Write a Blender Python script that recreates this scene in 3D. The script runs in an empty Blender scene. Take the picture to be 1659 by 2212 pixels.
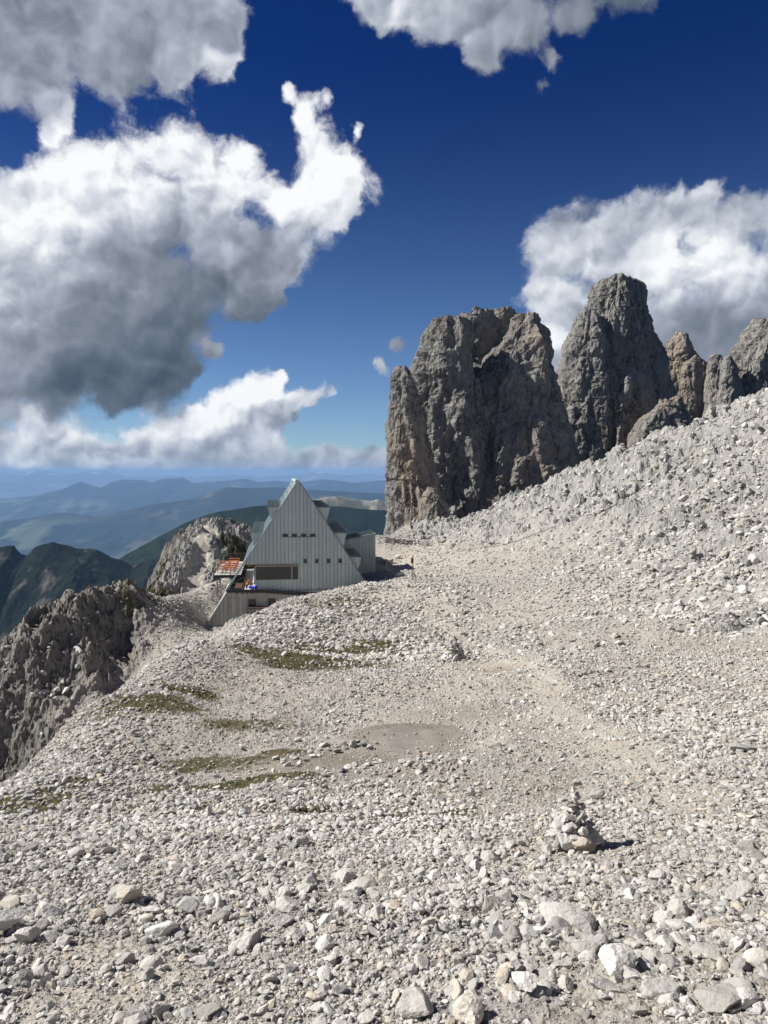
import bpy, math, random
import numpy as np
from mathutils import Vector

# ------------------------------------------------------------------ camera, sun, sky, exposure
C = bpy.context.scene.collection
SC = bpy.context.scene
F_PX = 1662.0            # focal length in units of a 1659 x 2212 picture
PITCH = math.radians(3.0)
cam_d = bpy.data.cameras.new('camera')
cam = bpy.data.objects.new('camera', cam_d); C.objects.link(cam)
cam.location = (0, 0, 0)
cam.rotation_euler = (math.radians(90) - PITCH, 0, 0)
cam_d.sensor_fit = 'VERTICAL'; cam_d.sensor_height = 24.0
cam_d.lens = 24.0 * F_PX / 2212.0
cam_d.clip_start = 0.05; cam_d.clip_end = 250000
SC.camera = cam

SUN = Vector((-0.94, 0.10, 0.84)).normalized()
sl = bpy.data.lights.new('sun', 'SUN'); sl.energy = 5.0; sl.angle = math.radians(0.5); sl.color = (1.0, 0.965, 0.905)
so = bpy.data.objects.new('sun', sl); C.objects.link(so)
so.rotation_euler = SUN.to_track_quat('Z', 'Y').to_euler()

SC.view_settings.view_transform = 'Standard'; SC.view_settings.look = 'None'
EXPO = 0.65
SC.view_settings.exposure = EXPO; SC.view_settings.gamma = 1.0

def ray(px, py):
    yv = -(py - 1106.0) / F_PX; c, s = math.cos(PITCH), math.sin(PITCH)
    return np.array([(px - 829.5) / F_PX, c + s * yv, -s + c * yv])
def P(px, py, Y):
    d = ray(px, py); return d * (Y / d[1])

class NG:
    """small helper round a node tree"""
    def __init__(s, tree): s.t = tree; s.n = tree.nodes; s.l = tree.links
    def node(s, typ, **kw):
        n = s.n.new(typ)
        for k, v in kw.items(): setattr(n, k, v)
        return n
    def put(s, sock, v):
        if isinstance(v, bpy.types.NodeSocket): s.l.new(v, sock)
        else: sock.default_value = v
    def math(s, op, a, b=None, c=None, clamp=False):
        n = s.node('ShaderNodeMath', operation=op, use_clamp=clamp)
        s.put(n.inputs[0], a)
        if b is not None: s.put(n.inputs[1], b)
        if c is not None: s.put(n.inputs[2], c)
        return n.outputs[0]
    def vmath(s, op, a, b=None, sc=None):
        n = s.node('ShaderNodeVectorMath', operation=op)
        s.put(n.inputs[0], a)
        if b is not None: s.put(n.inputs[1], b)
        if sc is not None: s.put(n.inputs['Scale'], sc)
        return n.outputs['Value'] if op in ('DISTANCE', 'DOT_PRODUCT', 'LENGTH') else n.outputs['Vector']
    def mapr(s, v, a, b, c=0.0, d=1.0, kind='LINEAR'):
        n = s.node('ShaderNodeMapRange', interpolation_type=kind); n.clamp = True
        s.put(n.inputs[0], v); s.put(n.inputs[1], a); s.put(n.inputs[2], b); s.put(n.inputs[3], c); s.put(n.inputs[4], d)
        return n.outputs[0]
    def noise(s, vec, scale, detail=4, rough=0.5, lac=2.0, dist=0.0, color=False):
        n = s.node('ShaderNodeTexNoise')
        s.put(n.inputs['Vector'], vec)
        n.inputs['Scale'].default_value = scale; n.inputs['Detail'].default_value = detail
        n.inputs['Roughness'].default_value = rough; n.inputs['Lacunarity'].default_value = lac
        n.inputs['Distortion'].default_value = dist
        return n.outputs['Color'] if color else n.outputs[0]
    def mix(s, f, a, b, mode='MIX'):
        n = s.node('ShaderNodeMix', data_type='RGBA', blend_type=mode); n.clamp_factor = True
        s.put(n.inputs[0], f); s.put(n.inputs[6], a); s.put(n.inputs[7], b)
        return n.outputs[2]
    def attr(s, name):
        return s.node('ShaderNodeAttribute', attribute_name=name).outputs['Fac']

def build_world():
    w = bpy.data.worlds.new('World'); SC.world = w; w.use_nodes = True
    g = NG(w.node_tree); w.node_tree.nodes.clear()
    sky = g.node('ShaderNodeTexSky', sky_type='NISHITA')
    sky.sun_disc = False
    sky.sun_elevation = math.asin(SUN.z); sky.sun_rotation = math.atan2(SUN.x, SUN.y)
    sky.altitude = 2700; sky.air_density = 1.0; sky.dust_density = 0.3; sky.ozone_density = 3.0
    d0 = g.node('ShaderNodeTexCoord').outputs['Generated']
    sep = g.node('ShaderNodeSeparateXYZ'); g.l.new(d0, sep.inputs[0])
    z = sep.outputs['Z']
    # a polarised, deep blue mountain sky
    K = 2 ** -EXPO
    tint = g.mix(g.mapr(z, 0.0, 0.50, kind='SMOOTHSTEP'), (0.56 * K, 0.66 * K, 0.76 * K, 1), (0.026 * K, 0.150 * K, 0.42 * K, 1))
    skyc = g.mix(1.0, sky.outputs[0], tint, 'MULTIPLY')
    # warped direction
    def centred(col): return g.vmath('SUBTRACT', col, (0.5, 0.5, 0.5))
    w1 = g.vmath('SCALE', centred(g.noise(d0, 7.0, 3, 0.5, color=True)), sc=0.05)
    w2 = g.vmath('SCALE', centred(g.noise(d0, 26.0, 4, 0.55, color=True)), sc=0.030)
    w3 = g.vmath('SCALE', centred(g.noise(d0, 90.0, 4, 0.6, color=True)), sc=0.010)
    dw = g.vmath('ADD', g.vmath('ADD', d0, w1), g.vmath('ADD', w2, w3))
    blobs = [
     # large cumulus on the left (px, py, radius px, brightness)
     (40,420,110,.93),(150,345,105,.97),(300,320,100,.95),(430,320,85,.95),(520,300,50,.95),(520,400,75,.88),
     (100,500,120,.92),(250,440,100,.86),(400,440,90,.76),(610,440,65,.95),(690,400,85,.95),(765,370,60,.95),
     (795,300,26,.9),(680,310,55,.95),(650,235,42,.93),(618,188,26,.9),(700,215,28,.9),(715,480,60,.85),(640,530,70,.68),
     (740,440,55,.9),(330,560,120,.50),(200,620,130,.52),(80,690,130,.56),(300,730,130,.40),(190,800,110,.33),(400,680,100,.42),
     (510,600,90,.48),(545,660,55,.42),(350,810,75,.32),(50,600,100,.66),(30,800,80,.50),(0,850,60,.55),(420,790,40,.34),
     (560,560,80,.60),(590,640,40,.45),(120,850,60,.36),(260,840,60,.32),(600,580,60,.6),(480,500,90,.72),(0,500,90,.9),(-80,600,160,.8),(-120,800,160,.6),
     # upper left
     (0,60,140,.62),(150,50,140,.62),(300,60,140,.64),(420,50,100,.72),(480,100,55,.78),(90,170,90,.66),(250,160,75,.62),
     (390,150,65,.68),(475,165,40,.72),(130,240,45,.78),(-60,120,150,.6),(110,285,30,.8),(300,-60,160,.55),(60,-80,160,.5),(500,20,50,.75),
     # upper middle
     (850,15,75,.78),(950,25,85,.72),(1060,50,85,.62),(1150,60,75,.58),(1040,120,48,.60),(1170,165,24,.5),(1250,10,55,.5),(1330,-8,48,.45),(1400,-20,50,.42),
     (1000,-80,150,.6),(800,-40,80,.7),(1200,110,30,.55),
     # right
     (1200,505,55,.74),(1190,560,60,.78),(1175,640,60,.74),(1285,520,85,.72),(1400,470,90,.70),(1490,445,65,.74),(1570,460,80,.70),
     (1660,440,85,.66),(1320,620,120,.76),(1450,580,90,.92),(1560,540,60,.95),(1600,600,90,.78),(1220,700,80,.80),(1500,720,110,.50),(1620,690,110,.46),
     (1390,760,100,.56),(1535,395,36,.72),(1780,520,160,.7),(1780,720,160,.5),(1190,760,60,.85),(1620,800,120,.42),(1600,610,60,.92),
     # low cumulus
     (290,955,58,.84),(345,925,56,.92),(400,930,60,.84),(450,892,58,.92),(520,862,56,.95),(585,850,54,.92),(616,822,20,.95),(655,850,30,.80),(690,847,22,.76),(718,851,15,.74),(635,872,28,.7),(540,930,66,.60),(450,965,56,.62),(620,900,44,.52),(660,893,18,.38),(600,960,35,.62),(560,980,30,.7),
     (90,930,54,.78),(170,945,54,.86),(30,965,54,.80),(220,975,38,.74),(60,905,40,.6),(120,970,50,.7),(0,930,40,.7),(250,985,38,.78),(500,985,40,.7),(560,905,45,.75),(420,905,34,.9),(330,975,40,.75),(400,975,40,.6),
     (475,750,24,.62),(462,735,16,.6),(828,800,24,.74),(868,752,20,.50),(890,768,15,.50),
     # horizon bank
     (45,985,46,.74),(110,990,46,.78),(180,985,44,.80),(250,990,46,.78),(330,990,46,.74),(410,985,46,.72),(500,990,46,.70),(590,990,44,.72),(0,960,50,.7),(670,985,42,.74),(740,988,42,.76),(800,985,40,.74),(860,990,40,.7),
     (20,1000,34,.62),(90,1008,34,.66),(160,1003,30,.62),(240,1005,34,.66),(320,1008,34,.62),(400,1003,34,.66),(480,1006,34,.62),(560,1003,34,.70),
     (640,1006,34,.66),(690,985,26,.76),(740,995,28,.72),(790,1000,30,.66),(840,1005,30,.62),(900,1005,40,.62),(-60,1000,60,.6),(-150,960,80,.6),
    ]
    # a few more beyond the frame so that the light and side views stay believable
    rr = random.Random(5)
    extra = []
    for k in range(14):
        az = rr.uniform(0.75, 5.5); el = rr.uniform(0.1, 0.8); rad = rr.uniform(0.08, 0.2)
        for j in range(2):
            a2 = az + rr.uniform(-.12, .12); e2 = el + rr.uniform(-.05, .05)
            extra.append((Vector((math.sin(a2)*math.cos(e2), math.cos(a2)*math.cos(e2), math.sin(e2))), rad, rr.uniform(.5, .85)))
    sw = None; sb = None
    items = []
    for (px, py, r, b) in blobs:
        c = Vector(ray(px, py)).normalized()
        q = (Vector(ray(px + r, py)).normalized() - c).length; q2 = (Vector(ray(px, py + r)).normalized() - c).length
        items.append((c, (q + q2) / 2 * 1.36, b))
    items += extra
    for (c, r, b) in items:
        d = g.vmath('DISTANCE', dw, tuple(c))
        wgt = g.mapr(d, r, 0.0, kind='SMOOTHSTEP')
        if sw is None:
            sw = wgt; sb = g.math('MULTIPLY', wgt, b)
        else:
            sw = g.math('ADD', sw, wgt); sb = g.math('MULTIPLY_ADD', wgt, b, sb)
    bright = g.math('DIVIDE', sb, g.math('MAXIMUM', sw, 0.02))
    # billows: noise, and the same noise a little nearer the sun for relief
    L = Vector((-0.55, 0.0, 0.83)) * 0.012
    L2 = Vector((-0.55, 0.0, 0.83)) * 0.035
    ds = g.vmath('ADD', d0, g.vmath('ADD', w1, w2))
    fa = g.noise(ds, 13.0, 4, 0.50)
    fb = g.noise(g.vmath('ADD', ds, tuple(L)), 13.0, 4, 0.50)
    ga = g.noise(ds, 5.0, 3, 0.5)
    gb = g.noise(g.vmath('ADD', ds, tuple(L2)), 5.0, 3, 0.5)
    rel = g.math('ADD', g.math('MULTIPLY', g.math('SUBTRACT', fa, fb), 1.5), g.math('MULTIPLY', g.math('SUBTRACT', ga, gb), 1.0))
    def bil(v, sc):
        n = g.node('ShaderNodeTexVoronoi', feature='F1'); g.l.new(v, n.inputs['Vector']); n.inputs['Scale'].default_value = sc
        n.inputs['Detail'].default_value = 1.5; n.inputs['Roughness'].default_value = .5
        return n.outputs['Distance']
    va = bil(ds, 17.0); vb = bil(g.vmath('ADD', ds, tuple(L)), 17.0)
    rel = g.math('ADD', g.math('MULTIPLY', rel, .60), g.math('MULTIPLY', g.math('SUBTRACT', vb, va), .42))
    rel = g.math('MULTIPLY', rel, g.mapr(bright, 0.40, 0.85, 0.40, 1.0))
    e1 = g.math('MULTIPLY', g.math('SUBTRACT', g.noise(dw, 15.0, 5, 0.6), 0.5), 0.9)
    e2 = g.math('MULTIPLY', g.math('SUBTRACT', g.noise(dw, 48.0, 7, 0.66), 0.5), 1.0)
    core = g.mapr(sw, .7, 1.5, 1.0, 0.25)
    dens = g.math('ADD', sw, g.math('MULTIPLY', core, g.math('ADD', g.math('ADD', e1, e2), g.math('MULTIPLY', g.math('SUBTRACT', .56, va), .60))))
    alpha = g.mapr(dens, 0.10, 0.80, kind='SMOOTHSTEP')
    alpha = g.math('MULTIPLY', alpha, g.mapr(sw, 0.0, 0.12))
    # thin rims are a bit dimmer and bluer; core takes relief
    br = g.math('ADD', g.math('ADD', bright, g.mapr(bright, .78, .92, 0, .06)), rel)
    br = g.math('ADD', br, g.math('MULTIPLY', g.math('SUBTRACT', g.noise(dw, 3.5, 3, 0.5), 0.5), 0.16))
    ramp = g.node('ShaderNodeValToRGB'); g.l.new(br, ramp.inputs[0])
    cr = ramp.color_ramp; cr.interpolation = 'LINEAR'
    stops = [(0.25, (0.055, 0.080, 0.115)), (0.40, (0.125, 0.160, 0.205)), (0.52, (0.225, 0.255, 0.315)), (0.66, (0.38, 0.42, 0.50)), (0.82, (0.66, 0.70, 0.77)), (0.98, (0.97, 0.985, 1.0))]
    while len(cr.elements) < len(stops): cr.elements.new(0.5)
    for e, (p, c) in zip(cr.elements, stops): e.position = p; e.color = (*c, 1)
    STR = 0.12
    cc = g.vmath('SCALE', ramp.outputs[0], sc=K / STR)
    col = g.mix(alpha, skyc, cc)
    bg = g.node('ShaderNodeBackground'); g.l.new(col, bg.inputs[0]); bg.inputs[1].default_value = STR
    out = g.node('ShaderNodeOutputWorld'); g.l.new(bg.outputs[0], out.inputs[0])
build_world()
try:
    SC.world.cycles.sampling_method = 'MANUAL'; SC.world.cycles.sample_map_resolution = 512
except Exception: pass

# ------------------------------------------------------------------ helpers
RS = np.random.RandomState(7)
TAB = RS.rand(64, 64, 64).astype(np.float32)
def vnoise(p):
    i = np.floor(p).astype(np.int32); f = (p - i).astype(np.float32); f = f * f * (3 - 2 * f)
    a = i & 63; b = (i + 1) & 63
    x0, y0, z0 = a[:, 0], a[:, 1], a[:, 2]; x1, y1, z1 = b[:, 0], b[:, 1], b[:, 2]
    fx, fy, fz = f[:, 0], f[:, 1], f[:, 2]
    c00 = TAB[x0, y0, z0] * (1 - fx) + TAB[x1, y0, z0] * fx
    c10 = TAB[x0, y1, z0] * (1 - fx) + TAB[x1, y1, z0] * fx
    c01 = TAB[x0, y0, z1] * (1 - fx) + TAB[x1, y0, z1] * fx
    c11 = TAB[x0, y1, z1] * (1 - fx) + TAB[x1, y1, z1] * fx
    return (c00 * (1 - fy) + c10 * fy) * (1 - fz) + (c01 * (1 - fy) + c11 * fy) * fz
ROT = np.array([[0.00, 0.80, 0.60], [-0.80, 0.36, -0.48], [-0.60, -0.48, 0.64]])
def fbm(p, octs=5, gain=0.5, ridged=False):
    """p (N,3) -> about -1..1; ridged: 0..1 with sharp crests"""
    q = np.asarray(p, dtype=np.float64).copy(); a = 1.0; s = 0; t = 0
    for k in range(octs):
        n = vnoise(q)
        if ridged: n = (1 - np.abs(2 * n - 1)) ** 1.5
        else: n = 2 * n - 1
        s = s + a * n; t += a; a *= gain; q = q @ ROT.T * 2.03 + 17.3
    return s / t
def cellular(p):
    """distance to nearest / second nearest feature and id"""
    i = np.floor(p).astype(np.int32); d1 = np.full(len(p), 9.0); d2 = np.full(len(p), 9.0)
    for dx in (-1, 0, 1):
        for dy in (-1, 0, 1):
            for dz in (-1, 0, 1):
                j = i + (dx, dy, dz); a = j & 63
                o = np.stack([TAB[a[:, 0], a[:, 1], a[:, 2]], TAB[a[:, 1], a[:, 2], a[:, 0]], TAB[a[:, 2], a[:, 0], a[:, 1]]], 1)
                d = np.linalg.norm(j + o - p, axis=1)
                m = d < d1
                d2 = np.where(m, d1, np.minimum(d2, d)); d1 = np.where(m, d, d1)
    return d1, d2

def mesh_np(name, V, Fc, mat=None, parent=None, smooth=False, attrs=None, loc=None):
    """V (n,3), Fc (m,k) k = 3 or 4"""
    me = bpy.data.meshes.new(name)
    V = np.asarray(V, dtype=np.float32); Fc = np.asarray(Fc, dtype=np.int32)
    m, k = Fc.shape
    me.vertices.add(len(V)); me.vertices.foreach_set('co', V.ravel())
    me.loops.add(m * k); me.loops.foreach_set('vertex_index', Fc.ravel())
    me.polygons.add(m); me.polygons.foreach_set('loop_start', np.arange(0, m * k, k, dtype=np.int32))
    me.polygons.foreach_set('use_smooth', np.full(m, smooth, dtype=bool))
    me.update(calc_edges=True)
    if attrs:
        for an, av in attrs.items():
            at = me.attributes.new(an, 'FLOAT', 'POINT'); at.data.foreach_set('value', np.asarray(av, dtype=np.float32))
    if mat: me.materials.append(mat)
    o = bpy.data.objects.new(name, me); C.objects.link(o)
    if parent: o.parent = parent
    if loc is not None: o.location = loc
    return o
def grid_faces(nr, nc, wrap=False):
    i = np.arange(nr - 1)[:, None]; j = np.arange(nc if wrap else nc - 1)[None, :]
    j2 = (j + 1) % nc if wrap else j + 1
    a = i * nc + j; b = i * nc + j2; c = (i + 1) * nc + j2; d = (i + 1) * nc + j
    return np.stack([a, b, c, d], -1).reshape(-1, 4)
def tag(o, label=None, cat=None, group=None, kind=None):
    if label: o['label'] = label
    if cat: o['category'] = cat
    if group: o['group'] = group
    if kind: o['kind'] = kind
    return o
def empty(name, loc=(0, 0, 0), rz=0.0):
    o = bpy.data.objects.new(name, None); C.objects.link(o); o.location = loc; o.rotation_euler = (0, 0, rz); return o

class MB:
    """collects polygons into one mesh"""
    def __init__(s): s.v = []; s.f = []
    def quad(s, *p):
        n = len(s.v); s.v += [tuple(q) for q in p]; s.f.append(tuple(range(n, n + len(p)))); return s
    def box(s, x0, x1, y0, y1, z0, z1):
        n = len(s.v)
        s.v += [(x0,y0,z0),(x1,y0,z0),(x1,y1,z0),(x0,y1,z0),(x0,y0,z1),(x1,y0,z1),(x1,y1,z1),(x0,y1,z1)]
        for f in ((0,3,2,1),(4,5,6,7),(0,1,5,4),(1,2,6,5),(2,3,7,6),(3,0,4,7)): s.f.append(tuple(n + i for i in f))
        return s
    def prism(s, pts, y0, y1):
        """polygon in (x,z), counter-clockwise seen from -y, extruded along y"""
        n = len(s.v); k = len(pts)
        s.v += [(x, y0, z) for x, z in pts] + [(x, y1, z) for x, z in pts]
        s.f.append(tuple(range(n, n + k))); s.f.append(tuple(range(n + 2 * k - 1, n + k - 1, -1)))
        for i in range(k):
            j = (i + 1) % k; s.f.append((n + j, n + i, n + k + i, n + k + j))
        return s
    def bar(s, a, b, w, h=None):
        """square bar from a to b"""
        h = h or w; a = Vector(a); b = Vector(b); d = (b - a).normalized()
        up = Vector((0, 0, 1)) if abs(d.z) < 0.9 else Vector((1, 0, 0))
        r = d.cross(up).normalized() * w / 2; u = r.cross(d).normalized() * h / 2
        n = len(s.v)
        for q in (a, b): s.v += [tuple(q - r - u), tuple(q + r - u), tuple(q + r + u), tuple(q - r + u)]
        for f in ((0,1,2,3),(7,6,5,4),(0,4,5,1),(1,5,6,2),(2,6,7,3),(3,7,4,0)): s.f.append(tuple(n + i for i in f))
        return s
    def tube(s, pts, r, n=6):
        pts = [Vector(p) for p in pts]; rings = []
        for i, p in enumerate(pts):
            d = (pts[min(i + 1, len(pts) - 1)] - pts[max(i - 1, 0)]).normalized()
            up = Vector((0, 0, 1)) if abs(d.z) < 0.9 else Vector((1, 0, 0))
            a = d.cross(up).normalized(); b = a.cross(d)
            base = len(s.v); rings.append(base)
            for k in range(n):
                t = 2 * math.pi * k / n; s.v.append(tuple(p + (a * math.cos(t) + b * math.sin(t)) * r))
        for i in range(len(rings) - 1):
            for k in range(n):
                k2 = (k + 1) % n; s.f.append((rings[i] + k, rings[i] + k2, rings[i+1] + k2, rings[i+1] + k))
        s.f.append(tuple(rings[0] + k for k in range(n - 1, -1, -1))); s.f.append(tuple(rings[-1] + k for k in range(n)))
        return s
    def build(s, name, mat, parent=None, loc=None, bevel=0.0):
        me = bpy.data.meshes.new(name); me.from_pydata(s.v, [], s.f); me.update()
        if mat: me.materials.append(mat)
        o = bpy.data.objects.new(name, me); C.objects.link(o)
        if parent: o.parent = parent
        if loc is not None: o.location = loc
        if bevel:
            b = o.modifiers.new('bevel', 'BEVEL'); b.width = bevel; b.segments = 2; b.limit_method = 'ANGLE'
        return o

def new_mat(name):
    m = bpy.data.materials.new(name); m.use_nodes = True; g = NG(m.node_tree); m.node_tree.nodes.clear()
    bsdf = g.node('ShaderNodeBsdfPrincipled'); out = g.node('ShaderNodeOutputMaterial'); g.l.new(bsdf.outputs[0], out.inputs[0])
    bsdf.inputs['Specular IOR Level'].default_value = 0.25
    return m, g, bsdf
def pos(g): return g.node('ShaderNodeNewGeometry').outputs['Position']
def stretch(g, v, s): return g.vmath('MULTIPLY', v, s)
def bump(g, b, h, strength, dist, normal=None):
    n = g.node('ShaderNodeBump'); n.inputs['Strength'].default_value = strength; n.inputs['Distance'].default_value = dist
    g.l.new(h, n.inputs['Height'])
    if normal: g.l.new(normal, n.inputs['Normal'])
    g.l.new(n.outputs[0], b.inputs['Normal']); return n.outputs[0]
def simple(name, col, rough=0.6, metal=0.0, var=0.0, scale=3.0, bmp=0.0):
    m, g, b = new_mat(name); b.inputs['Roughness'].default_value = rough; b.inputs['Metallic'].default_value = metal
    tc = g.node('ShaderNodeTexCoord').outputs['Object']; n = g.noise(tc, scale, 5, 0.6)
    c2 = tuple(max(0, c * (1 - var)) for c in col)
    g.l.new(g.mix(g.mapr(n, 0.35, 0.65), (*col, 1), (*c2, 1)), b.inputs['Base Color'])
    if bmp: bump(g, b, n, bmp, 0.02)
    return m
# ------------------------------------------------------------------ materials of the setting
def rock_mat(name, c1, c2, c3, scale=1.0, zs=0.35, bdist=0.3, warm=(0.30, 0.22, 0.15), warm_amt=0.6, bstr=0.7):
    m, g, b = new_mat(name); p = pos(g)
    b.inputs['Roughness'].default_value = 0.95; b.inputs['Specular IOR Level'].default_value = 0.1
    q = stretch(g, p, (1, 1, zs))
    big = g.noise(q, 0.10 * scale, 6, 0.6); fine = g.noise(q, 1.1 * scale, 8, 0.65); w = g.noise(q, 0.05 * scale, 4, 0.5)
    c = g.mix(g.mapr(big, 0.38, 0.62), (*c1, 1), (*c2, 1))
    c = g.mix(g.mapr(fine, 0.46, 0.68), c, (*c3, 1))
    c = g.mix(g.math('MULTIPLY', g.mapr(w, 0.54, 0.68), warm_amt), c, (*warm, 1))
    # water streaks and joints
    st = g.noise(stretch(g, p, (1, 1, .07)), 0.55, 5, .65); c = g.mix(g.mapr(st, .54, .70, 0, .55), c, tuple(v * .55 for v in c3) + (1,))
    c = g.mix(g.mapr(g.noise(stretch(g, p, (1, 1, .12)), 0.30, 4, .6), .58, .70, 0, .5), c, tuple(min(1, v * 1.35) for v in c1) + (1,))
    vj = g.node('ShaderNodeTexVoronoi', feature='DISTANCE_TO_EDGE'); vj.inputs['Scale'].default_value = .16 * scale
    g.l.new(g.vmath('ADD', stretch(g, p, (1, 1, .20)), g.vmath('SCALE', g.noise(p, .35, 4, .6, color=True), sc=5.0)), vj.inputs['Vector'])
    jt = g.mapr(vj.outputs['Distance'], .0, .035); c = g.mix(g.math('MULTIPLY', g.math('SUBTRACT', 1.0, jt), .6), c, (.04, .038, .035, 1))
    g.l.new(c, b.inputs['Base Color'])
    h = g.math('ADD', g.math('MULTIPLY', jt, .5), g.math('MULTIPLY', g.noise(q, 0.8 * scale, 9, 0.68), 1.0), g.math('MULTIPLY', g.noise(p, 3.0 * scale, 6, 0.6), 0.35))
    bump(g, b, h, bstr, bdist)
    return m
M_TOWER = rock_mat('tower_rock', (0.265, 0.252, 0.23), (0.205, 0.195, 0.178), (0.115, 0.108, 0.10), 1.0, 0.40, 1.1, warm=(0.32, 0.245, 0.18), warm_amt=0.55)
M_SPUR = rock_mat('spur_rock', (0.40, 0.38, 0.345), (0.30, 0.285, 0.26), (0.17, 0.16, 0.145), 2.0, 0.5, 0.5, warm=(0.36, 0.28, 0.20), warm_amt=0.5)

def ground_mat():
    m, g, b = new_mat('scree_ground'); p = pos(g)
    b.inputs['Roughness'].default_value = 0.95; b.inputs['Specular IOR Level'].default_value = 0.1
    big = g.noise(p, 0.18, 5, 0.6); mid = g.noise(p, 1.7, 6, 0.6); fine = g.noise(p, 22.0, 6, 0.7)
    vor = g.node('ShaderNodeTexVoronoi', feature='F1'); g.l.new(p, vor.inputs['Vector']); vor.inputs['Scale'].default_value = 28.0
    pebble = vor.outputs['Color']
    sepc = g.node('ShaderNodeSeparateColor'); g.l.new(pebble, sepc.inputs[0])
    c = g.mix(g.mapr(big, 0.35, 0.65), (0.324, 0.302, 0.266, 1), (0.279, 0.266, 0.243, 1))
    c = g.mix(g.mapr(mid, 0.40, 0.66), c, (0.225, 0.198, 0.162, 1))
    c = g.mix(g.math('MULTIPLY', sepc.outputs[0], 0.55), c, (0.450, 0.419, 0.378, 1))
    c = g.mix(g.mapr(fine, 0.52, 0.75), c, (0.153, 0.135, 0.113, 1))
    # trodden path
    pm = g.attr('pathm')
    c = g.mix(g.math('MULTIPLY', pm, 0.8), c, g.mix(g.mapr(fine, 0.4, 0.6), (0.465, 0.422, 0.362, 1), (0.375, 0.336, 0.285, 1)))
    # bedrock
    r = g.attr('rug'); q = stretch(g, p, (1, 1, 0.5))
    rc = g.mix(g.mapr(g.noise(q, 1.4, 7, 0.65), 0.40, 0.62), (0.387, 0.373, 0.347, 1), (0.261, 0.252, 0.234, 1))
    rc = g.mix(g.mapr(g.noise(p, 7.0, 6, 0.7), 0.52, 0.68), rc, (0.153, 0.149, 0.140, 1))
    c = g.mix(g.mapr(r, 0.15, 0.6), c, rc)
    sp = g.attr('spur')
    sc_ = g.mix(g.mapr(g.noise(q, 0.5, 7, 0.65), 0.40, 0.62), (0.243, 0.227, 0.203, 1), (0.149, 0.139, 0.124, 1))
    sc_ = g.mix(g.mapr(g.noise(q, 3.0, 7, 0.7), 0.48, 0.66), sc_, (0.068, 0.063, 0.057, 1))
    sc_ = g.mix(g.mapr(g.noise(p, 0.25, 4, 0.6), 0.60, 0.74, 0, .6), sc_, (0.342, 0.270, 0.198, 1))
    c = g.mix(g.mapr(sp, 0.2, 0.8), c, sc_)
    # moss and grass, mud
    gm = g.attr('grassm'); gn = g.math('ADD', g.math('MULTIPLY', g.noise(p, 9.0, 6, 0.7), .5), g.math('MULTIPLY', g.noise(p, 1.3, 5, 0.6), .5))
    gc = g.mix(g.mapr(gn, 0.42, 0.58), (0.045, 0.050, 0.016, 1), (0.104, 0.088, 0.052, 1))
    c = g.mix(g.mapr(g.math('ADD', gm, g.math('MULTIPLY', g.math('SUBTRACT', gn, 0.5), 2.6)), 0.30, 0.55), c, gc)
    mm = g.attr('mudm')
    mc = g.mix(g.mapr(g.noise(p, 3.0, 6, 0.6), 0.4, 0.65), (0.225, 0.189, 0.149, 1), (0.153, 0.131, 0.104, 1))
    c = g.mix(g.math('MULTIPLY', mm, 0.85), c, mc)
    g.l.new(c, b.inputs['Base Color'])
    vs = g.node('ShaderNodeTexVoronoi', feature='F1'); g.l.new(p, vs.inputs['Vector']); vs.inputs['Scale'].default_value = 28.0
    h1 = g.math('ADD', g.math('MULTIPLY', vs.outputs['Distance'], -0.018), g.math('MULTIPLY', fine, 0.02))
    h2 = g.math('MULTIPLY', g.noise(q, 2.2, 9, 0.7), g.math('ADD', 0.10, g.math('MULTIPLY', r, 0.35)))
    bump(g, b, g.math('ADD', h1, h2), 0.8, 1.0)
    return m
M_GROUND = ground_mat()

# ------------------------------------------------------------------ the near terrain: a height field through surveyed points
CP = [  # (px, py, distance along y)
 (0,2212,3.5),(400,2212,3.4),(830,2212,3.35),(1250,2212,3.2),(1659,2212,3.05),(-250,2212,3.6),(1900,2212,2.95),
 (0,2000,4.9),(830,2000,4.7),(1300,2000,4.4),(1659,2000,4.2),(-250,2000,5.1),(1900,2000,4.1),
 (0,1820,8.3),(400,1820,8.0),(830,1820,7.8),(1240,1825,7.6),(1659,1820,6.9),(-250,1830,8.6),(1900,1820,6.5),
 (0,1700,13.5),(300,1680,13.0),(600,1680,12),(875,1595,15.5),(875,1640,13.5),(1250,1600,14),(1659,1600,11.5),(1900,1600,10.5),(-250,1780,12.5),
 (150,1572,20.0),(480,1520,22),(830,1500,22),(1250,1500,20),(1659,1500,17),(1900,1500,15),
 (330,1438,32),(600,1430,31),(980,1430,30),(1300,1430,26),(1659,1430,22),(1900,1430,19),
 (445,1382,45),(700,1380,42),(830,1340,47),(1000,1350,44),(1300,1350,36),(1659,1350,29),(1900,1330,25),
 (520,1343,56),(560,1324,58),(600,1302,62),(700,1282,66),(785,1260,72),(830,1262,74),
 (1000,1250,71),(1300,1250,54),(1659,1250,37),(1900,1200,31),
 (1100,1150,97),(1300,1100,80),(1659,1100,50),(1900,1050,40),
 (1000,1143,122),(1090,1095,116),(1180,1053,110),(1300,1003,101),(1400,962,92),(1530,905,83),(1659,848,76),(1780,800,70),(1900,760,66),
 (1300,1050,92),(1480,1000,78),(1659,950,64),(1100,1200,86),(900,1200,104),
 (905,1165,132),(840,1163,130),(840,1240,90),(870,1225,98),
]
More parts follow.
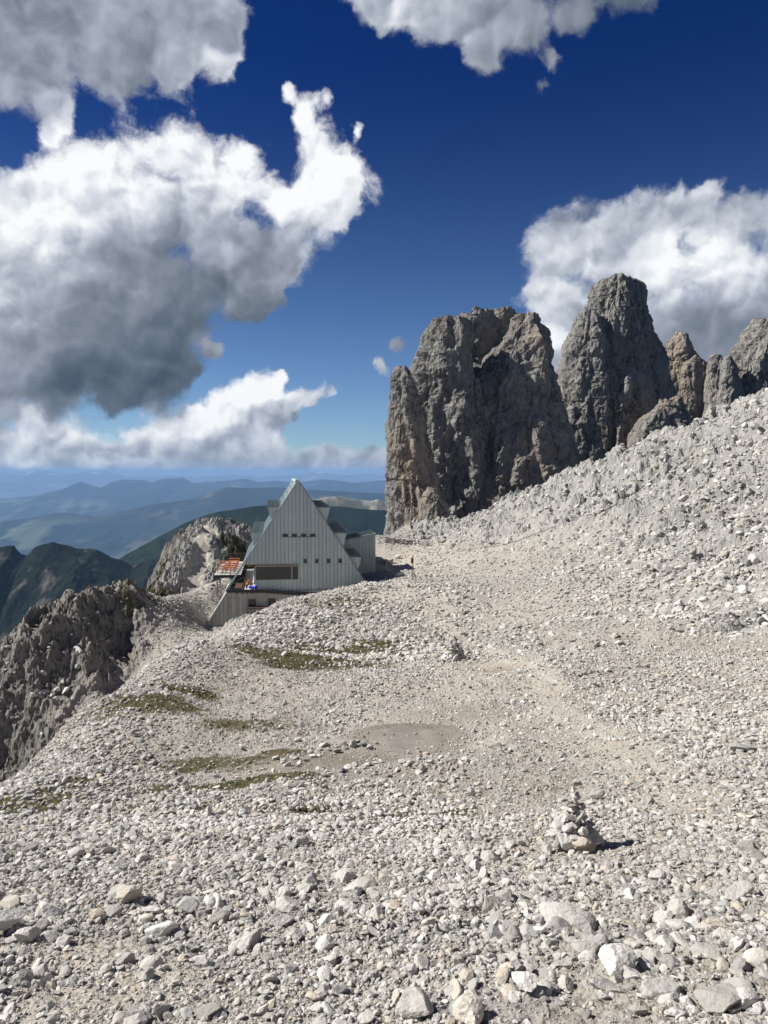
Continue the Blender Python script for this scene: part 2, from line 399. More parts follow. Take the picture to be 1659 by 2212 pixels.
CPW = [  # world points (x, y, z): hidden ground and surroundings
 (0,0,-1.65),(-3,0,-1.9),(3,0,-1.35),(0,-8,0.5),(-12,0,-4.5),(12,0,1.0),(0,-40,14),(-40,0,-20),(40,0,16),(-30,-40,6),(40,-40,30),(-60,20,-40),(60,30,24),(75,60,30),
 (-9.5,82,-15.4),(-4,82,-13.4),(-14,86,-16.2),(-17.5,83.5,-16.9),(-15,82.5,-16.8),(-12.5,82,-16.3),(-16,78,-16.1),(-19.5,84,-16.6),(-10,105,-14.2),(-4,98,-12.6),(-14,112,-14.5),(-22,112,-15),(-26,122,-20),
 # gully between the near slope and the spur
 (-17.6,72,-15.3),(-20,64,-16.3),(-21,54,-18.0),(-20.5,76,-14.4),(-22,80,-14.0),(-20.5,45,-19.2),(-22,36,-19),(-24,28,-18.5),(-33,30,-27),
 (-14.6,50,-13.5),(-12,40,-11.7),(-10.5,28,-9.0),(-10,19,-8.7),(-12.5,25,-11.4),(-12.8,29,-12.0),(-8.2,15.5,-7.0),
 # spur: crest, face, far side
 (-31.6,62,-14.9),(-30,64.5,-13.2),(-28.6,67,-10.3),(-26.5,70,-10.2),(-25.4,74,-11.3),(-25,78,-12.6),(-23,84,-13.6),(-20,88,-14.0),
 (-28,58,-16.4),(-31,54,-20),(-25.5,60,-15.2),(-23.5,66,-14.6),(-35,58,-19),(-40,52,-28),
 (-36,70,-24),(-34,80,-30),(-30,88,-26),(-40,64,-27),(-50,70,-50),(-45,95,-55),(-30,105,-30),(-36,125,-50),(-60,110,-80),(-60,150,-95),(-30,150,-45),
 # behind the saddle and the right-hand ridge
 (-10,135,-17),(0,128,-10.8),(-8,128,-12.2),(-12,150,-30),(5,150,-10),(0,170,-22),(30,120,0.0),(20,140,-8),(45,100,4),(52,90,8),(60,110,2),(40,150,-10),(70,150,-5),(90,90,20),(100,150,10),(20,170,-16),(60,175,-20),
]
cpx = np.array([P(*c) for c in CP] + [np.array(c, float) for c in CPW])
def pol(x, y):
    r = np.hypot(x, y + 12.0); return np.stack([np.arctan2(x, y + 12.0) * 2.6, np.log(np.maximum(r, 3.0))], -1)
_A = pol(cpx[:, 0], cpx[:, 1])
def _U(d2): return d2 * np.log(d2 + 1e-9)
def tps_fit(A, z, lam=2e-4):
    n = len(A); D = ((A[:, None] - A[None]) ** 2).sum(-1); K = _U(D) + lam * np.eye(n)
    Q = np.concatenate([np.ones((n, 1)), A], 1)
    M = np.zeros((n + 3, n + 3)); M[:n, :n] = K; M[:n, n:] = Q; M[n:, :n] = Q.T
    return np.linalg.solve(M, np.concatenate([z, np.zeros(3)]))
TW = tps_fit(_A, cpx[:, 2])
def hbase(x, y):
    B = pol(x, y); out = np.zeros(len(B)); n = len(_A)
    for s in range(0, len(B), 100000):
        b = B[s:s + 100000]
        D = (b[:, 0:1] - _A[None, :, 0]) ** 2 + (b[:, 1:2] - _A[None, :, 1]) ** 2
        out[s:s + 100000] = _U(D) @ TW[:n] + TW[n] + b @ TW[n + 1:]
    return out
def blobmask(x, y, blobs):
    """blobs: (px, py, Y, radius x m, radius y m, weight)"""
    m = np.zeros(len(x))
    for (px, py, Y, rx, ry, w) in blobs:
        c = P(px, py, Y); d = np.sqrt(((x - c[0]) / rx) ** 2 + ((y - c[1]) / ry) ** 2)
        m = np.maximum(m, w * np.clip(1.6 - d * 1.2, 0, 1))
    return m
RUG = [(1659,900,74,16,14,1),(1500,960,82,14,12,1),(1350,1010,92,12,10,1),(1200,1060,102,12,12,.9),(1070,1110,112,9,9,.8),(1560,1060,58,9,9,.8),
 (1659,1150,46,8,8,.8),(1400,1150,66,7,6,.55),(1250,1200,60,3,3,.5),(1659,1340,29,3.0,3.2,.65),(1480,1300,38,4,3.5,.6),(1350,1330,38,2.5,2,.45),(960,1160,128,8,6,.6),
 (1900,1000,50,12,20,1),(500,1385,46,1.9,1.6,.8),(470,1390,45,1.5,1.3,.8),(560,1330,56,2.5,2.5,.5),(650,1310,60,2.5,2.5,.35),
 (1020,2000,4.7,.45,.28,.8),(1380,2010,4.35,.35,.25,.55),(1050,2140,3.75,.32,.18,.6),(1550,1960,4.6,.3,.25,.4),
 (520,2070,4.3,.26,.2,.45),(40,2150,3.8,.30,.22,.6),(700,1970,4.95,.26,.2,.4),(1160,2150,3.6,.22,.2,.5),(1560,1760,8.3,.5,.4,.4),(880,1270,73,2,2,.4)]
PATH = [(830,1262,76,4,5,1),(870,1285,66,2.5,4,.9),(925,1310,57,1.6,5,.9),(965,1340,48,1.2,5,.9),(1000,1375,40,.9,4,.9),(1060,1410,33,.8,3,.9),(1100,1450,28,.8,2.5,1),
 (1150,1490,24,.7,2,.9),(1210,1530,21,.7,2,.9),(1290,1570,18,.6,1.6,.9),(1360,1620,14.6,.6,1.4,.9),(1420,1670,11.8,.5,1.2,.9),(1480,1740,9.2,.45,1,.8),
 (870,1190,112,6,9,1),(840,1215,104,4,4,1),(960,1220,90,4,8,.7),(1050,1200,86,3,3,.5),(470,1268,88,1.5,2.5,1),(400,1284,84,3,1.2,1),(1130,1320,42,3,5,.5),
 (950,1480,24,1.5,2.5,.5),(1100,1560,17,1.8,1.8,.5),(900,1530,19,1.4,1.6,.5),(200,2090,4.3,.35,.35,.9),(330,2150,3.85,.3,.3,.8),(120,2200,3.5,.3,.2,.8),
 (1000,1890,6.1,.5,.35,.7),(720,1860,6.9,.6,.3,.6),(880,1930,5.5,.4,.2,.6),(1150,1860,6.8,.4,.3,.5),(760,1900,6.2,.4,.2,.6)]
GRASS = [(20,1752,11,.55,.30,1),(70,1738,11,.55,.30,1),(120,1718,12,.6,.32,1),(170,1700,12.5,.6,.32,.95),(650,1435,31,2.8,1.9,.75),(760,1400,35,3,2.2,.6),(700,1450,28,2.2,1.3,.65),(820,1390,38,1.6,1.4,.25),(150,1705,12.6,1.3,.35,.85),(60,1740,11.6,.8,.32,.9),(-20,1760,11.2,.7,.35,.9),
 (330,1540,21,1.5,.9,.6),(400,1500,24,1.4,.9,.55),(290,1290,76,1.6,1.2,.35),(330,1300,74,1.6,1.5,.30),(480,1705,11.4,1.3,.4,.7),(420,1715,11.2,1.0,.35,.6),(560,1700,11.3,.9,.3,.55),
 (885,1780,8.7,.20,.13,1),(780,1790,8.6,.3,.15,.65),(1010,1770,8.8,.25,.15,.6),(730,1310,58,2.4,2.4,.6),(760,1300,62,2.4,2.4,.55),(850,1420,33,1.4,1.6,.45),(605,1628,14.5,.35,.2,.85),
 (1345,1885,6.3,.14,.10,.9),(350,1770,9.0,.5,.3,.4),(20,1830,8,.3,.2,.7),(650,1765,9.4,.5,.3,.4),(950,1810,8.1,.3,.2,.45),(250,1760,9.6,.5,.3,.4),
 (430,1650,14.5,1.2,.6,.35),(560,1580,17,1.2,.7,.3)]
MUD = [(720,1650,12.8,1.15,.9,.9),(640,1665,12.4,.6,.6,.8),(800,1640,13.2,.8,.7,.8),(875,1595,15.5,.95,1.1,1),(960,1545,18,1.2,1.2,.45),(850,1690,11.5,.9,.4,.5),(1090,1450,27,.6,.9,.6)]
SPUR_C = np.array([[-33,55,7.5],[-29,62,7.5],[-27,68,7.5],[-24.5,66,5.5],[-36,62,8],[-27,52,6],[-40,60,12],[-30,80,8],[-38,80,14],[-36,48,9],[-22,70,4],[-33,42,7],[-30,95,9],[-50,80,25],[-28,120,12],[-30,36,4]])
def _base_hit(px, py, Y0):
    d = ray(px, py); Y = np.exp(np.linspace(math.log(2.5), math.log(150), 260)); g = hbase(d[0] / d[1] * Y, Y) - d[2] / d[1] * Y
    k = int(np.argmax(g > 0)); return Y0 if g[k] <= 0 or k == 0 else float(Y[k])
def _fix(L): return [(b[0], b[1], _base_hit(b[0], b[1], b[2])) + tuple(b[3:]) for b in L]
PATH = _fix(PATH); GRASS = _fix(GRASS); MUD = _fix(MUD); RUG = _fix(RUG[:18]) + _fix(RUG[18:])
def masks(x, y):
    n = len(x); q = np.stack([x, y, np.zeros(n)], 1)
    wob = fbm(q * 0.45, 4, 0.55); wob2 = fbm(q * 0.45 + 40, 4, 0.55)
    rr = np.hypot(x, y)
    k = 0.05 * rr
    xx = x + wob * k * 0.9; yy = y + wob2 * k * 1.5
    rug = blobmask(xx, yy, RUG); path = blobmask(xx, yy, [(a, b, c, d * 1.12, e * 1.15, f) for a, b, c, d, e, f in PATH])
    grass = blobmask(xx, yy, [(a, b, c, d * 1.25, e * 1.2, min(1, f + .22)) for a, b, c, d, e, f in GRASS]); mud = blobmask(x + wob * .25, y + wob2 * .35, [(a, b, c, d * 1.25, e * 1.25, f) for a, b, c, d, e, f in MUD])
    # the built-up right-hand ridge is bedrock everywhere
    rug = np.maximum(rug, np.clip((x * 0.9 + y * 0.55 - 68) / 14 + wob * 1.0, 0, 1) * (x > 5))
    sp = np.zeros(n)
    for cx, cy, r in SPUR_C:
        sp = np.maximum(sp, np.clip(1.5 - np.hypot(xx - cx, yy - cy) / r, 0, 1))
    sp *= np.clip((-x - 13.5) / 3 + wob * 0.8, 0, 1) * np.clip((-x / np.maximum(y, 1) - .29 + wob * .03) / .05, 0, 1)
    rug = rug * (1 - np.clip(path, 0, 1) * 0.6)
    return np.clip(rug, 0, 1), np.clip(path, 0, 1), np.clip(grass, 0, 1), np.clip(mud, 0, 1), np.clip(sp, 0, 1)
PUD = P(878, 1598, 15.0); PUDZ = PUD[2]
def height(x, y, full=False, mk=None, detail=True):
    x = np.atleast_1d(np.asarray(x, float)); y = np.atleast_1d(np.asarray(y, float))
    z = hbase(x, y); n = len(x); r = np.hypot(x, y)
    rug, path, grass, mud, sp = mk if mk is not None else masks(x, y)
    q = np.stack([x, y, z * 0.6], 1)
    flat = 1 - np.clip(mud * 1.2, 0, 1) * 0.9
    near = np.clip(r / 14.0, 0.10, 1)
    wp = np.clip(2.3 - np.hypot((x - PUD[0]) / 1.0, (y - PUD[1]) / 0.85) * 1.1, 0, 1); flat = flat * (1 - wp)
    z = z + fbm(q * 0.16, 4) * 0.55 * near * flat * (1 - 0.6 * path)
    z = z + fbm(q * 0.9 + 9, 4) * 0.10 * flat * (1 - .5 * path) * np.clip(r / 20, .35, 1)
    z = z * (1 - wp) + PUDZ * wp
    if detail:
        a = np.clip(r / 45.0, 0.10, 1.0)              # bedrock knobs: about 0.15 m near, over 1 m on the far ridge
        f = 0.50 / np.clip(r / 45.0, 0.12, 1.0)
        # keep frequencies in fixed bands so that the rock stays put
        k1 = fbm(q * [0.34, 0.34, 0.2] + 3, 5, 0.46, True) - 0.60
        k0 = fbm(np.stack([x + .4 * y, y - .3 * x, z * .3], 1) * 0.13 + 21, 3, .45, True) - .62
        k2 = fbm(q * 2.3 + 5, 5, 0.58, True) - 0.60
        k3 = fbm(q * 7.5 + 8, 4, 0.58, True) - 0.60
        z = z + rug * (k0 * 2.8 * np.clip((r - 25) / 35, 0, 1) + k1 * 2.4 * np.clip((r - 25) / 35, 0, 1) + k2 * 0.26 * np.clip(r / 30, .45, 1) + k3 * 0.10)
        mm_ = (rug > .03) | (sp > .03)
        if mm_.any():
            qq = np.stack([x + .35 * y, y * .7 - .25 * x, z * .25], 1)[mm_]; qq = qq + fbm(qq * .5, 3)[:, None] * .8
            e1_, e2_ = cellular(qq / 1.7); e3_, e4_ = cellular(qq / .62 + 7)
            blk_ = np.clip(e2_ - e1_, 0, .45) * 1.9 - e1_ * .7; bl2 = np.clip(e4_ - e3_, 0, .4) * .75 - e3_ * .3; rm = r[mm_]
            zz_ = (blk_ - .05) * np.clip((rm - 6) / 30, .06, 1) + (bl2 - .0) * np.clip(rm / 30, .25, 1)
            z[mm_] = z[mm_] + zz_ * np.clip(rug[mm_] * .55 + sp[mm_] * .38, 0, 1)
        z = z + (1 - rug) * flat * (1 - .6 * path) * (k2 * 0.14 * np.clip(r / 25, .2, 1) + k3 * 0.05)
        # fluted cliffs of the spur
        qs = np.stack([x + 0.35 * z, y * 0.8, z * 0.15], 1)
        f1 = fbm(qs * 0.13 + 11, 3, 0.45, True) - 0.60
        f2 = fbm(qs * 0.36 + 31, 4, 0.5, True) - 0.60
        f3 = fbm(q * 1.3 + 2, 5, 0.55, True) - 0.60
        z = z + sp * (f1 * 5.0 + f2 * 1.9 + f3 * 0.9)
    return z
def hz(x, y): return float(height([x], [y])[0])
def hit(px, py, t0=2.0, t1=170.0):
    """where the line of sight through a picture point meets the ground"""
    d = ray(px, py); Y = np.exp(np.linspace(math.log(t0), math.log(t1), 500))
    x = d[0] / d[1] * Y; z = d[2] / d[1] * Y
    g = height(x, Y) - z; k = np.argmax(g > 0)
    if g[k] <= 0: return np.array([x[-1], Y[-1], z[-1]])
    if k: 
        t = g[k - 1] / (g[k - 1] - g[k]); Yk = Y[k - 1] + (Y[k] - Y[k - 1]) * t
    else: Yk = Y[0]
    return np.array([d[0] / d[1] * Yk, Yk, d[2] / d[1] * Yk])

def build_ground():
    # polar grid round the viewpoint, finest where the photograph looks
    u = np.linspace(-0.56, 0.56, 940); th = np.arctan(u)
    wide = np.linspace(0.03, 1, 34) ** 1.3
    th = np.concatenate([-(th[-1] + wide[::-1] * 1.6), th, th[-1] + wide * 1.6])
    r = np.concatenate([np.linspace(0.0, 2.2, 14)[:-1], np.exp(np.linspace(math.log(2.2), math.log(46), 760)), np.exp(np.linspace(math.log(46), math.log(185), 640))[1:]])
    R, T = np.meshgrid(r, th, indexing='ij')
    x = (R * np.sin(T)).ravel(); y = (R * np.cos(T)).ravel()
    mk = masks(x, y); z = height(x, y, mk=mk)
    # skirt: the last rows drop away so that the sheet reads as a mountain, not a cut
    Rr = R.ravel(); z = z - np.clip((Rr - 165) / 20, 0, 1) ** 2 * 60
    V = np.stack([x, y, z], 1)
    o = mesh_np('ground', V, grid_faces(len(r), len(th))[:, ::-1], M_GROUND, smooth=False,
                attrs=dict(rug=mk[0], pathm=mk[1], grassm=mk[2], mudm=mk[3], spur=mk[4]))
    tag(o, kind='structure')
build_ground()
# ------------------------------------------------------------------ rock towers: lofted masses with carved relief
def loft(levels, Y, thick, nz=260, nt=420, amp=1.0, seed=0.0, p=3.2, top_jag=1.0, lean=0.0, zbot=None, poly=None):
    """levels: (py, px_left, px_right) measured at distance Y (top first); thick: half depth / half width"""
    L = []
    for (py, a, b) in levels:
        A = P(a, py, Y); B = P(b, py, Y); L.append((A[2], (A[0] + B[0]) / 2, (B[0] - A[0]) / 2))
    L = L[::-1]; zs = np.array([l[0] for l in L]); xc = np.array([l[1] for l in L]); hw = np.array([l[2] for l in L])
    t = np.linspace(0, 1, nz); z = zs[0] + (zs[-1] - zs[0]) * t
    XC = np.interp(z, zs, xc); HW = np.interp(z, zs, hw) * 1.07
    # close the top
    capn = 30; s = np.linspace(0, 1, capn + 1)[1:]
    z = np.concatenate([z, z[-1] + s * 0.0]); XC = np.concatenate([XC, np.full(capn, XC[-1])]); HWc = HW[-1] * (1 - s)
    hwy = np.concatenate([np.maximum(HW, 0.0) , HWc]); HW = np.concatenate([HW, HWc])
    wide = np.interp(z, zs, hw).max()
    ty = thick * (0.45 * hwy + 0.55 * hwy.max() * np.concatenate([np.ones(nz) * (0.55 + 0.45 * (1 - t)), (1 - s) * 0.55]))
    a = np.linspace(0, 2 * np.pi, nt, endpoint=False)
    a = a - 0.42 * np.sin(a * 2) * 0.0
    # more columns on the camera side (angle pi .. 2pi)
    w = np.where((a > np.pi), 1.9, 0.7); cum = np.cumsum(w); a = 2 * np.pi * (cum - cum[0]) / cum[-1]
    ca, sa = np.cos(a), np.sin(a); e = 2 / p
    cx = np.sign(ca) * np.abs(ca) ** e; cy = np.sign(sa) * np.abs(sa) ** e
    if poly:
        pp = np.array(poly + [poly[0]], float); sl_ = np.concatenate([[0], np.cumsum(np.hypot(*np.diff(pp, axis=0).T))]); tt = (a / (2 * np.pi)) * sl_[-1]
        mx, my = np.sign(ca) * np.abs(ca) ** .62, np.sign(sa) * np.abs(sa) ** .62
        kx = int(np.argmax(pp[:-1, 0])); tt = (tt + sl_[kx]) % sl_[-1]
        cx = .5 * np.interp(tt, sl_, pp[:, 0])  + .5 * mx; cy = .5 * np.interp(tt, sl_, pp[:, 1]) + .5 * my
        cx = cx / np.abs(cx).max()
    X = XC[:, None] + HW[:, None] * cx[None]; Yy = Y + ty.max() * 0 + lean * (z[:, None] - z[0]) + ty[:, None] * cy[None]
    Z = np.repeat(z[:, None], nt, 1)
    V = np.stack([X.ravel(), Yy.ravel(), Z.ravel()], 1)
    nrm = np.stack([np.broadcast_to(cx[None] , X.shape).ravel(), np.broadcast_to(cy[None], X.shape).ravel(), np.full(X.size, 0.0)], 1)
    capm = np.zeros(X.shape); capm[nz:] = np.concatenate([s])[:, None]; capm = capm.ravel()
    nrm[:, 2] = 0.2 + capm * 1.2; nrm /= np.linalg.norm(nrm, axis=1)[:, None]
    S = wide
    q = V * [1, 1, 0.33] + seed * 37.7
    d = (fbm(q / (S * 0.8), 3, 0.5) * 0.10 * S
         + (fbm(q / (S * 0.35) + 5, 3, 0.5, True) - 0.5) * 0.15 * S
         + (fbm(V * [1, 1, 0.42] / 6.0 + seed, 5, 0.6, True) - 0.45) * 1.7
         + (fbm(V * [1, 1, 0.7] / 1.9 + seed, 5, 0.62, True) - 0.45) * 1.15) * amp
    wv = V + (fbm(V / 5.0 + seed, 3)[:, None]) * [2.2, 2.2, 1.5]
    c1_, c2_ = cellular(wv * [1, 1, .24] / 5.6 + seed); d = d + (np.clip(c2_ - c1_, 0, .5) * 1.5 - c1_ * 1.5) * amp
    bed = (V[:, 2] + 0.12 * V[:, 0] + fbm(V / 11.0 + seed, 3) * 3.0) / 4.6; d = d + (bed - np.floor(bed)) ** 2 * -.25 * amp
    # the displaced outline should stay on the measured one: take off the mean
    d = d - d.mean()
    V = V + nrm * (d + .25 * d.std())[:, None]
    V[:, 2] += (capm > 0) * (fbm(V[:, :3] * [1, 1, 0] / 3.5 + seed, 4, 0.6, True) - 0.35) * 2.6 * top_jag * np.clip(1, 0, 1)
    return V, grid_faces(len(z), nt, True)
def tower(name, label, parts, mat=None):
    Vs = []; Fs = []; n = 0
    for kw in parts:
        V, Fc = loft(**kw); Vs.append(V); Fs.append(Fc + n); n += len(V)
    o = mesh_np(name, np.concatenate(Vs), np.concatenate(Fs), mat or M_TOWER, smooth=False)
    return tag(o, label, 'rock tower')
tower('rock_tower', 'broad dark grey rock massif with flat top standing behind the mountain hut', [
  dict(levels=[(798,860,880),(830,848,897),(880,839,908),(950,833,922),(1050,834,938),(1120,832,955),(1230,825,980)], Y=162, thick=1.1, seed=1, amp=.75, top_jag=.5, poly=[(1,0.1),(0.3,1),(-1,0.4),(0.25,-1)]),
  dict(levels=[(696,934,1000),(716,918,1010),(765,905,1005),(810,893,1010),(900,875,1030),(1000,865,1050),(1230,850,1080)], Y=186, thick=.9, seed=2, top_jag=.5, poly=[(0.4,1),(-1,0.3),(0.45,-1),(1,-0.2)]),
  dict(levels=[(680,1005,1115),(700,985,1130),(800,960,1140),(1000,930,1180),(1230,900,1200)], Y=200, thick=.5, seed=3, top_jag=.7),
  dict(levels=[(676,1122,1166),(700,1102,1180),(745,1075,1192),(800,1040,1204),(860,1010,1216),(950,985,1232),(1050,965,1240),(1230,940,1248)], Y=184, thick=.75, seed=4, top_jag=.5, lean=.10, poly=[(1,0.1),(0.3,1),(-1,0.5),(0.42,-1)]),
  dict(levels=[(800,930,1000),(820,900,1030),(870,885,1060),(950,878,1120),(1050,870,1150),(1230,850,1190)], Y=180, thick=.34, seed=5, top_jag=.6, lean=.16, nz=320, nt=560),
  dict(levels=[(745,1003,1018),(780,985,1045),(830,970,1075),(900,960,1105),(1230,940,1160)], Y=184, thick=.5, seed=15, top_jag=.6, lean=.2),
  dict(levels=[(1060,925,945),(1085,912,958),(1130,905,970),(1200,895,985)], Y=154, thick=.9, seed=6, amp=.7, poly=[(1,0.1),(0.3,1),(-1,0.3),(0.1,-1)], nz=120, nt=240, top_jag=.5),
])
tower('rock_tower', 'tallest rock tower with steep sides, tapering to a blunt double top', [
  dict(levels=[(613,1296,1382),(632,1286,1390),(662,1266,1394),(700,1250,1406),(760,1228,1424),(820,1212,1442),(870,1206,1456),(950,1204,1480),(1150,1196,1500)], Y=232, thick=.75, seed=7, poly=[(1,0.5),(0.2,1),(-1,0.6),(0.02,-1),(0.55,-0.55)], nz=340, nt=620, top_jag=.7),
  dict(levels=[(672,1258,1284),(700,1246,1300),(760,1226,1320),(820,1212,1330),(870,1206,1335),(1100,1206,1340)], Y=226, thick=.9, seed=8, poly=[(1,0.1),(0.3,1),(-1,0.3),(0.3,-1)], amp=.8, top_jag=.5),
  dict(levels=[(880,1232,1250),(920,1225,1285),(1000,1222,1300),(1100,1215,1330)], Y=214, thick=.8, seed=9, amp=.7, nz=120, nt=240),
  dict(levels=[(872,1425,1462),(895,1400,1482),(940,1360,1505),(1000,1350,1500),(1100,1330,1520)], Y=212, thick=.7, seed=10, poly=[(1,0.4),(0,1),(-1,0),(-0.6,-0.9),(0.6,-0.6)], amp=.7, nz=140, nt=260),
])
tower('rock_tower', 'low broken rock tower just right of the tallest one', [
  dict(levels=[(726,1456,1478),(745,1434,1486),(775,1424,1500),(820,1420,1520),(900,1420,1530),(1050,1410,1540)], Y=274, thick=.9, seed=11, poly=[(1,0.1),(0.3,1),(-1,0.4),(0.2,-1)], amp=.8, top_jag=.6, nz=200, nt=320),
  dict(levels=[(806,1455,1560),(835,1440,1610),(880,1425,1650),(980,1410,1680)], Y=282, thick=.35, seed=21, top_jag=1.6, nz=160, nt=420),
  dict(levels=[(772,1495,1508),(790,1480,1520),(830,1470,1535),(950,1460,1550)], Y=268, thick=.9, seed=12, amp=.8, top_jag=.7, nz=160, nt=260),
])
tower('rock_needle', 'slim rock needle between the broken tower and the rightmost tower', [
  dict(levels=[(770,1543,1554),(790,1533,1566),(830,1526,1578),(950,1515,1590)], Y=262, thick=.9, seed=13, amp=.7, top_jag=.6, nz=160, nt=260),
])
tower('rock_tower', 'rightmost rock tower rising over the pale slope and cut by the picture edge', [
  dict(levels=[(692,1640,1668),(715,1622,1690),(750,1598,1705),(790,1575,1715),(850,1560,1740),(950,1550,1760)], Y=256, thick=.8, seed=14, poly=[(1,0.5),(0.3,1),(-1,0.6),(-0.1,-1),(0.4,-0.7)], amp=.9, top_jag=.7, nz=240, nt=380),
  dict(levels=[(775,1567,1576),(800,1560,1590),(900,1548,1610)], Y=250, thick=.9, seed=16, amp=.6, top_jag=.5, nz=120, nt=200),
])

# ------------------------------------------------------------------ knoll behind the hut, with its own path and cliffs
def build_knoll():
    c = P(450, 1200, 116)
    nx, ny = 420, 420
    X, Yy = np.meshgrid(np.linspace(-17, 17, nx), np.linspace(-26, 16, ny), indexing='xy'); x = X.ravel(); y = Yy.ravel()
    # profile of the top seen from the hut side, height above z0
    top = [(340,1262),(350,1222),(362,1190),(385,1165),(410,1150),(435,1138),(455,1132),(470,1135),(485,1142),(505,1148),(525,1150),(540,1158),(552,1175),(566,1215),(580,1260)]
    tx = np.array([P(a, b, 116)[0] - c[0] for a, b in top]); tz = np.array([P(a, b, 116)[2] for a, b in top])
    zt = np.interp(x, tx, tz, left=tz[0] - 14, right=tz[-1] - 12)
    edge = np.clip((tx[0] - x) / 3, 0, 4) * 8 + np.clip((x - tx[-1]) / 3, 0, 4) * 6
    f = np.clip(-y - 1, 0, 30)
    left = np.clip((-x - 1.0) / 6, 0, 1)
    z = zt - edge - f * (0.20 + 0.25 * left) - np.clip(f - 8, 0, 30) * (0.10 + 0.5 * left) - np.clip(y - 3, 0, 30) * 0.9
    q = np.stack([x + 50, y, z * 0.25], 1)
    pathm = np.clip(1.5 - np.abs(x - np.interp(y, [-24, -19, -14, -9, -5, -1, 3], [4.2, 2.6, 2.4, 1.0, 1.6, -0.4, -1.2]) + 1.1 * fbm(np.stack([x, y, x * 0], 1) * .45, 3)) / np.interp(y, [-22, -10, 0], [1.3, 1.1, 0.6]), 0, 1) * (y < 2)
    rock = 1 - pathm
    z = z + rock * ((fbm(q * 0.3, 4, 0.55, True) - 0.5) * 2.6 + (fbm(q * 1.1 + 7, 5, 0.6, True) - 0.45) * 1.5)
    gm = np.clip(fbm(q * 0.25 + 3, 4) * 1.8 + 0.15 * (x > 1) + 0.1, 0, 1) * rock * (x > -7)
    V = np.stack([x + c[0], y + c[1], z], 1)
    o = mesh_np('rock_knoll', V, grid_faces(ny, nx), M_GROUND, attrs=dict(rug=rock * .9, pathm=pathm, grassm=gm * .75, mudm=x * 0, spur=rock * (0.25 + 0.5 * left)))
    tag(o, kind='structure')
build_knoll()

# ------------------------------------------------------------------ far country
def hill_mat(name, c1, c2, c3, sc, rockc=None, rock_lo=0.55, snow=None):
    m, g, b = new_mat(name); p = pos(g); b.inputs['Roughness'].default_value = 1.0; b.inputs['Specular IOR Level'].default_value = 0.0
    c = g.mix(g.mapr(g.noise(p, sc, 6, 0.6), 0.38, 0.62), (*c1, 1), (*c2, 1))
    c = g.mix(g.mapr(g.noise(p, sc * 6, 7, 0.65), 0.48, 0.66), c, (*c3, 1))
    if rockc: c = g.mix(g.mapr(g.noise(stretch(g, p, (1, 1, .5)), sc * 2.3, 7, 0.65), rock_lo, rock_lo + .1), c, (*rockc, 1))
    if name == 'far_range':
        zz = g.node('ShaderNodeSeparateXYZ'); g.l.new(p, zz.inputs[0])
        f = g.math('MULTIPLY', g.mapr(zz.outputs['Z'], -640, -820), g.mapr(g.noise(stretch(g, p, (1, .5, 0)), .0011, 6, .6), .53, .60))
        c = g.mix(f, c, (.10, .12, .08, 1))
    if snow is not None:
        z = g.node('ShaderNodeSeparateXYZ'); g.l.new(p, z.inputs[0])
        f = g.math('MULTIPLY', g.mapr(z.outputs['Z'], snow, snow + 250), g.mapr(g.noise(p, sc * 5, 5, .6), .56, .60))
        c = g.mix(f, c, (.85, .87, .9, 1))
    g.l.new(c, b.inputs['Base Color']); return m
def range_mesh(name, prof, D, depth, zfoot, mat, amp, wl, nx=700, ny=120, seed=0.0, back=0.5, cliff=1.0):
    """a mountain range: measured crest at distance D, slopes falling to zfoot on both sides"""
    pts = np.array([P(a, b, D) for a, b in prof]); xs = pts[:, 0]; zs = pts[:, 2]
    x = np.linspace(xs[0], xs[-1], nx); crest = np.interp(x, xs, zs)
    t = np.linspace(-1, back, ny)
    X, T = np.meshgrid(x, t, indexing='xy'); CR = np.broadcast_to(crest, X.shape)
    s = np.abs(T); f = np.where(T < 0, (1 - s) ** cliff, (1 - s / back * 0.8) ** 1.2)
    Z = zfoot + (CR - zfoot) * f; Yy = D + T * depth + np.zeros_like(X)
    q = np.stack([X.ravel(), Yy.ravel(), Z.ravel() * 0.2], 1)
    n1 = fbm(q / wl + seed, 7, 0.55, True) - 0.5
    spurs = fbm(np.stack([X.ravel(), Yy.ravel() * 0.35, X.ravel() * 0], 1) / (wl * 1.3) + seed + 9, 4, 0.5, True) - 0.5
    w = np.clip(s.ravel() * 6, 0.26, 1)
    Z = Z.ravel() + amp * w * (n1 * 1.0 + spurs * 1.0)
    V = np.stack([X.ravel(), Yy.ravel(), Z], 1)
    return tag(mesh_np(name, V, grid_faces(ny, nx), mat, smooth=True), kind='structure')
M_FOREST = hill_mat('forest_mountain', (0.011, 0.016, 0.013), (0.020, 0.024, 0.018), (0.005, 0.008, 0.008), 0.008, rockc=(0.085, 0.078, 0.07), rock_lo=0.55)  # base colours darkened to stand in for cloud shadow on the mountain
M_MEADOW = hill_mat('meadow_hill', (0.018, 0.026, 0.012), (0.010, 0.016, 0.010), (0.006, 0.009, 0.008), 0.0032, rockc=(0.06, 0.055, 0.05), rock_lo=0.66)  # cloud shade on this hill is put into its dark colours
M_KNOB = hill_mat('rocky_plateau', (0.10, 0.11, 0.065), (0.24, 0.225, 0.20), (0.09, 0.085, 0.07), 0.004, rockc=(0.36, 0.335, 0.30), rock_lo=0.5)
M_FAR = hill_mat('far_range', (0.012, 0.022, 0.020), (0.035, 0.042, 0.035), (0.008, 0.014, 0.014), 0.0005, rockc=(0.09, 0.085, 0.07), rock_lo=0.57)
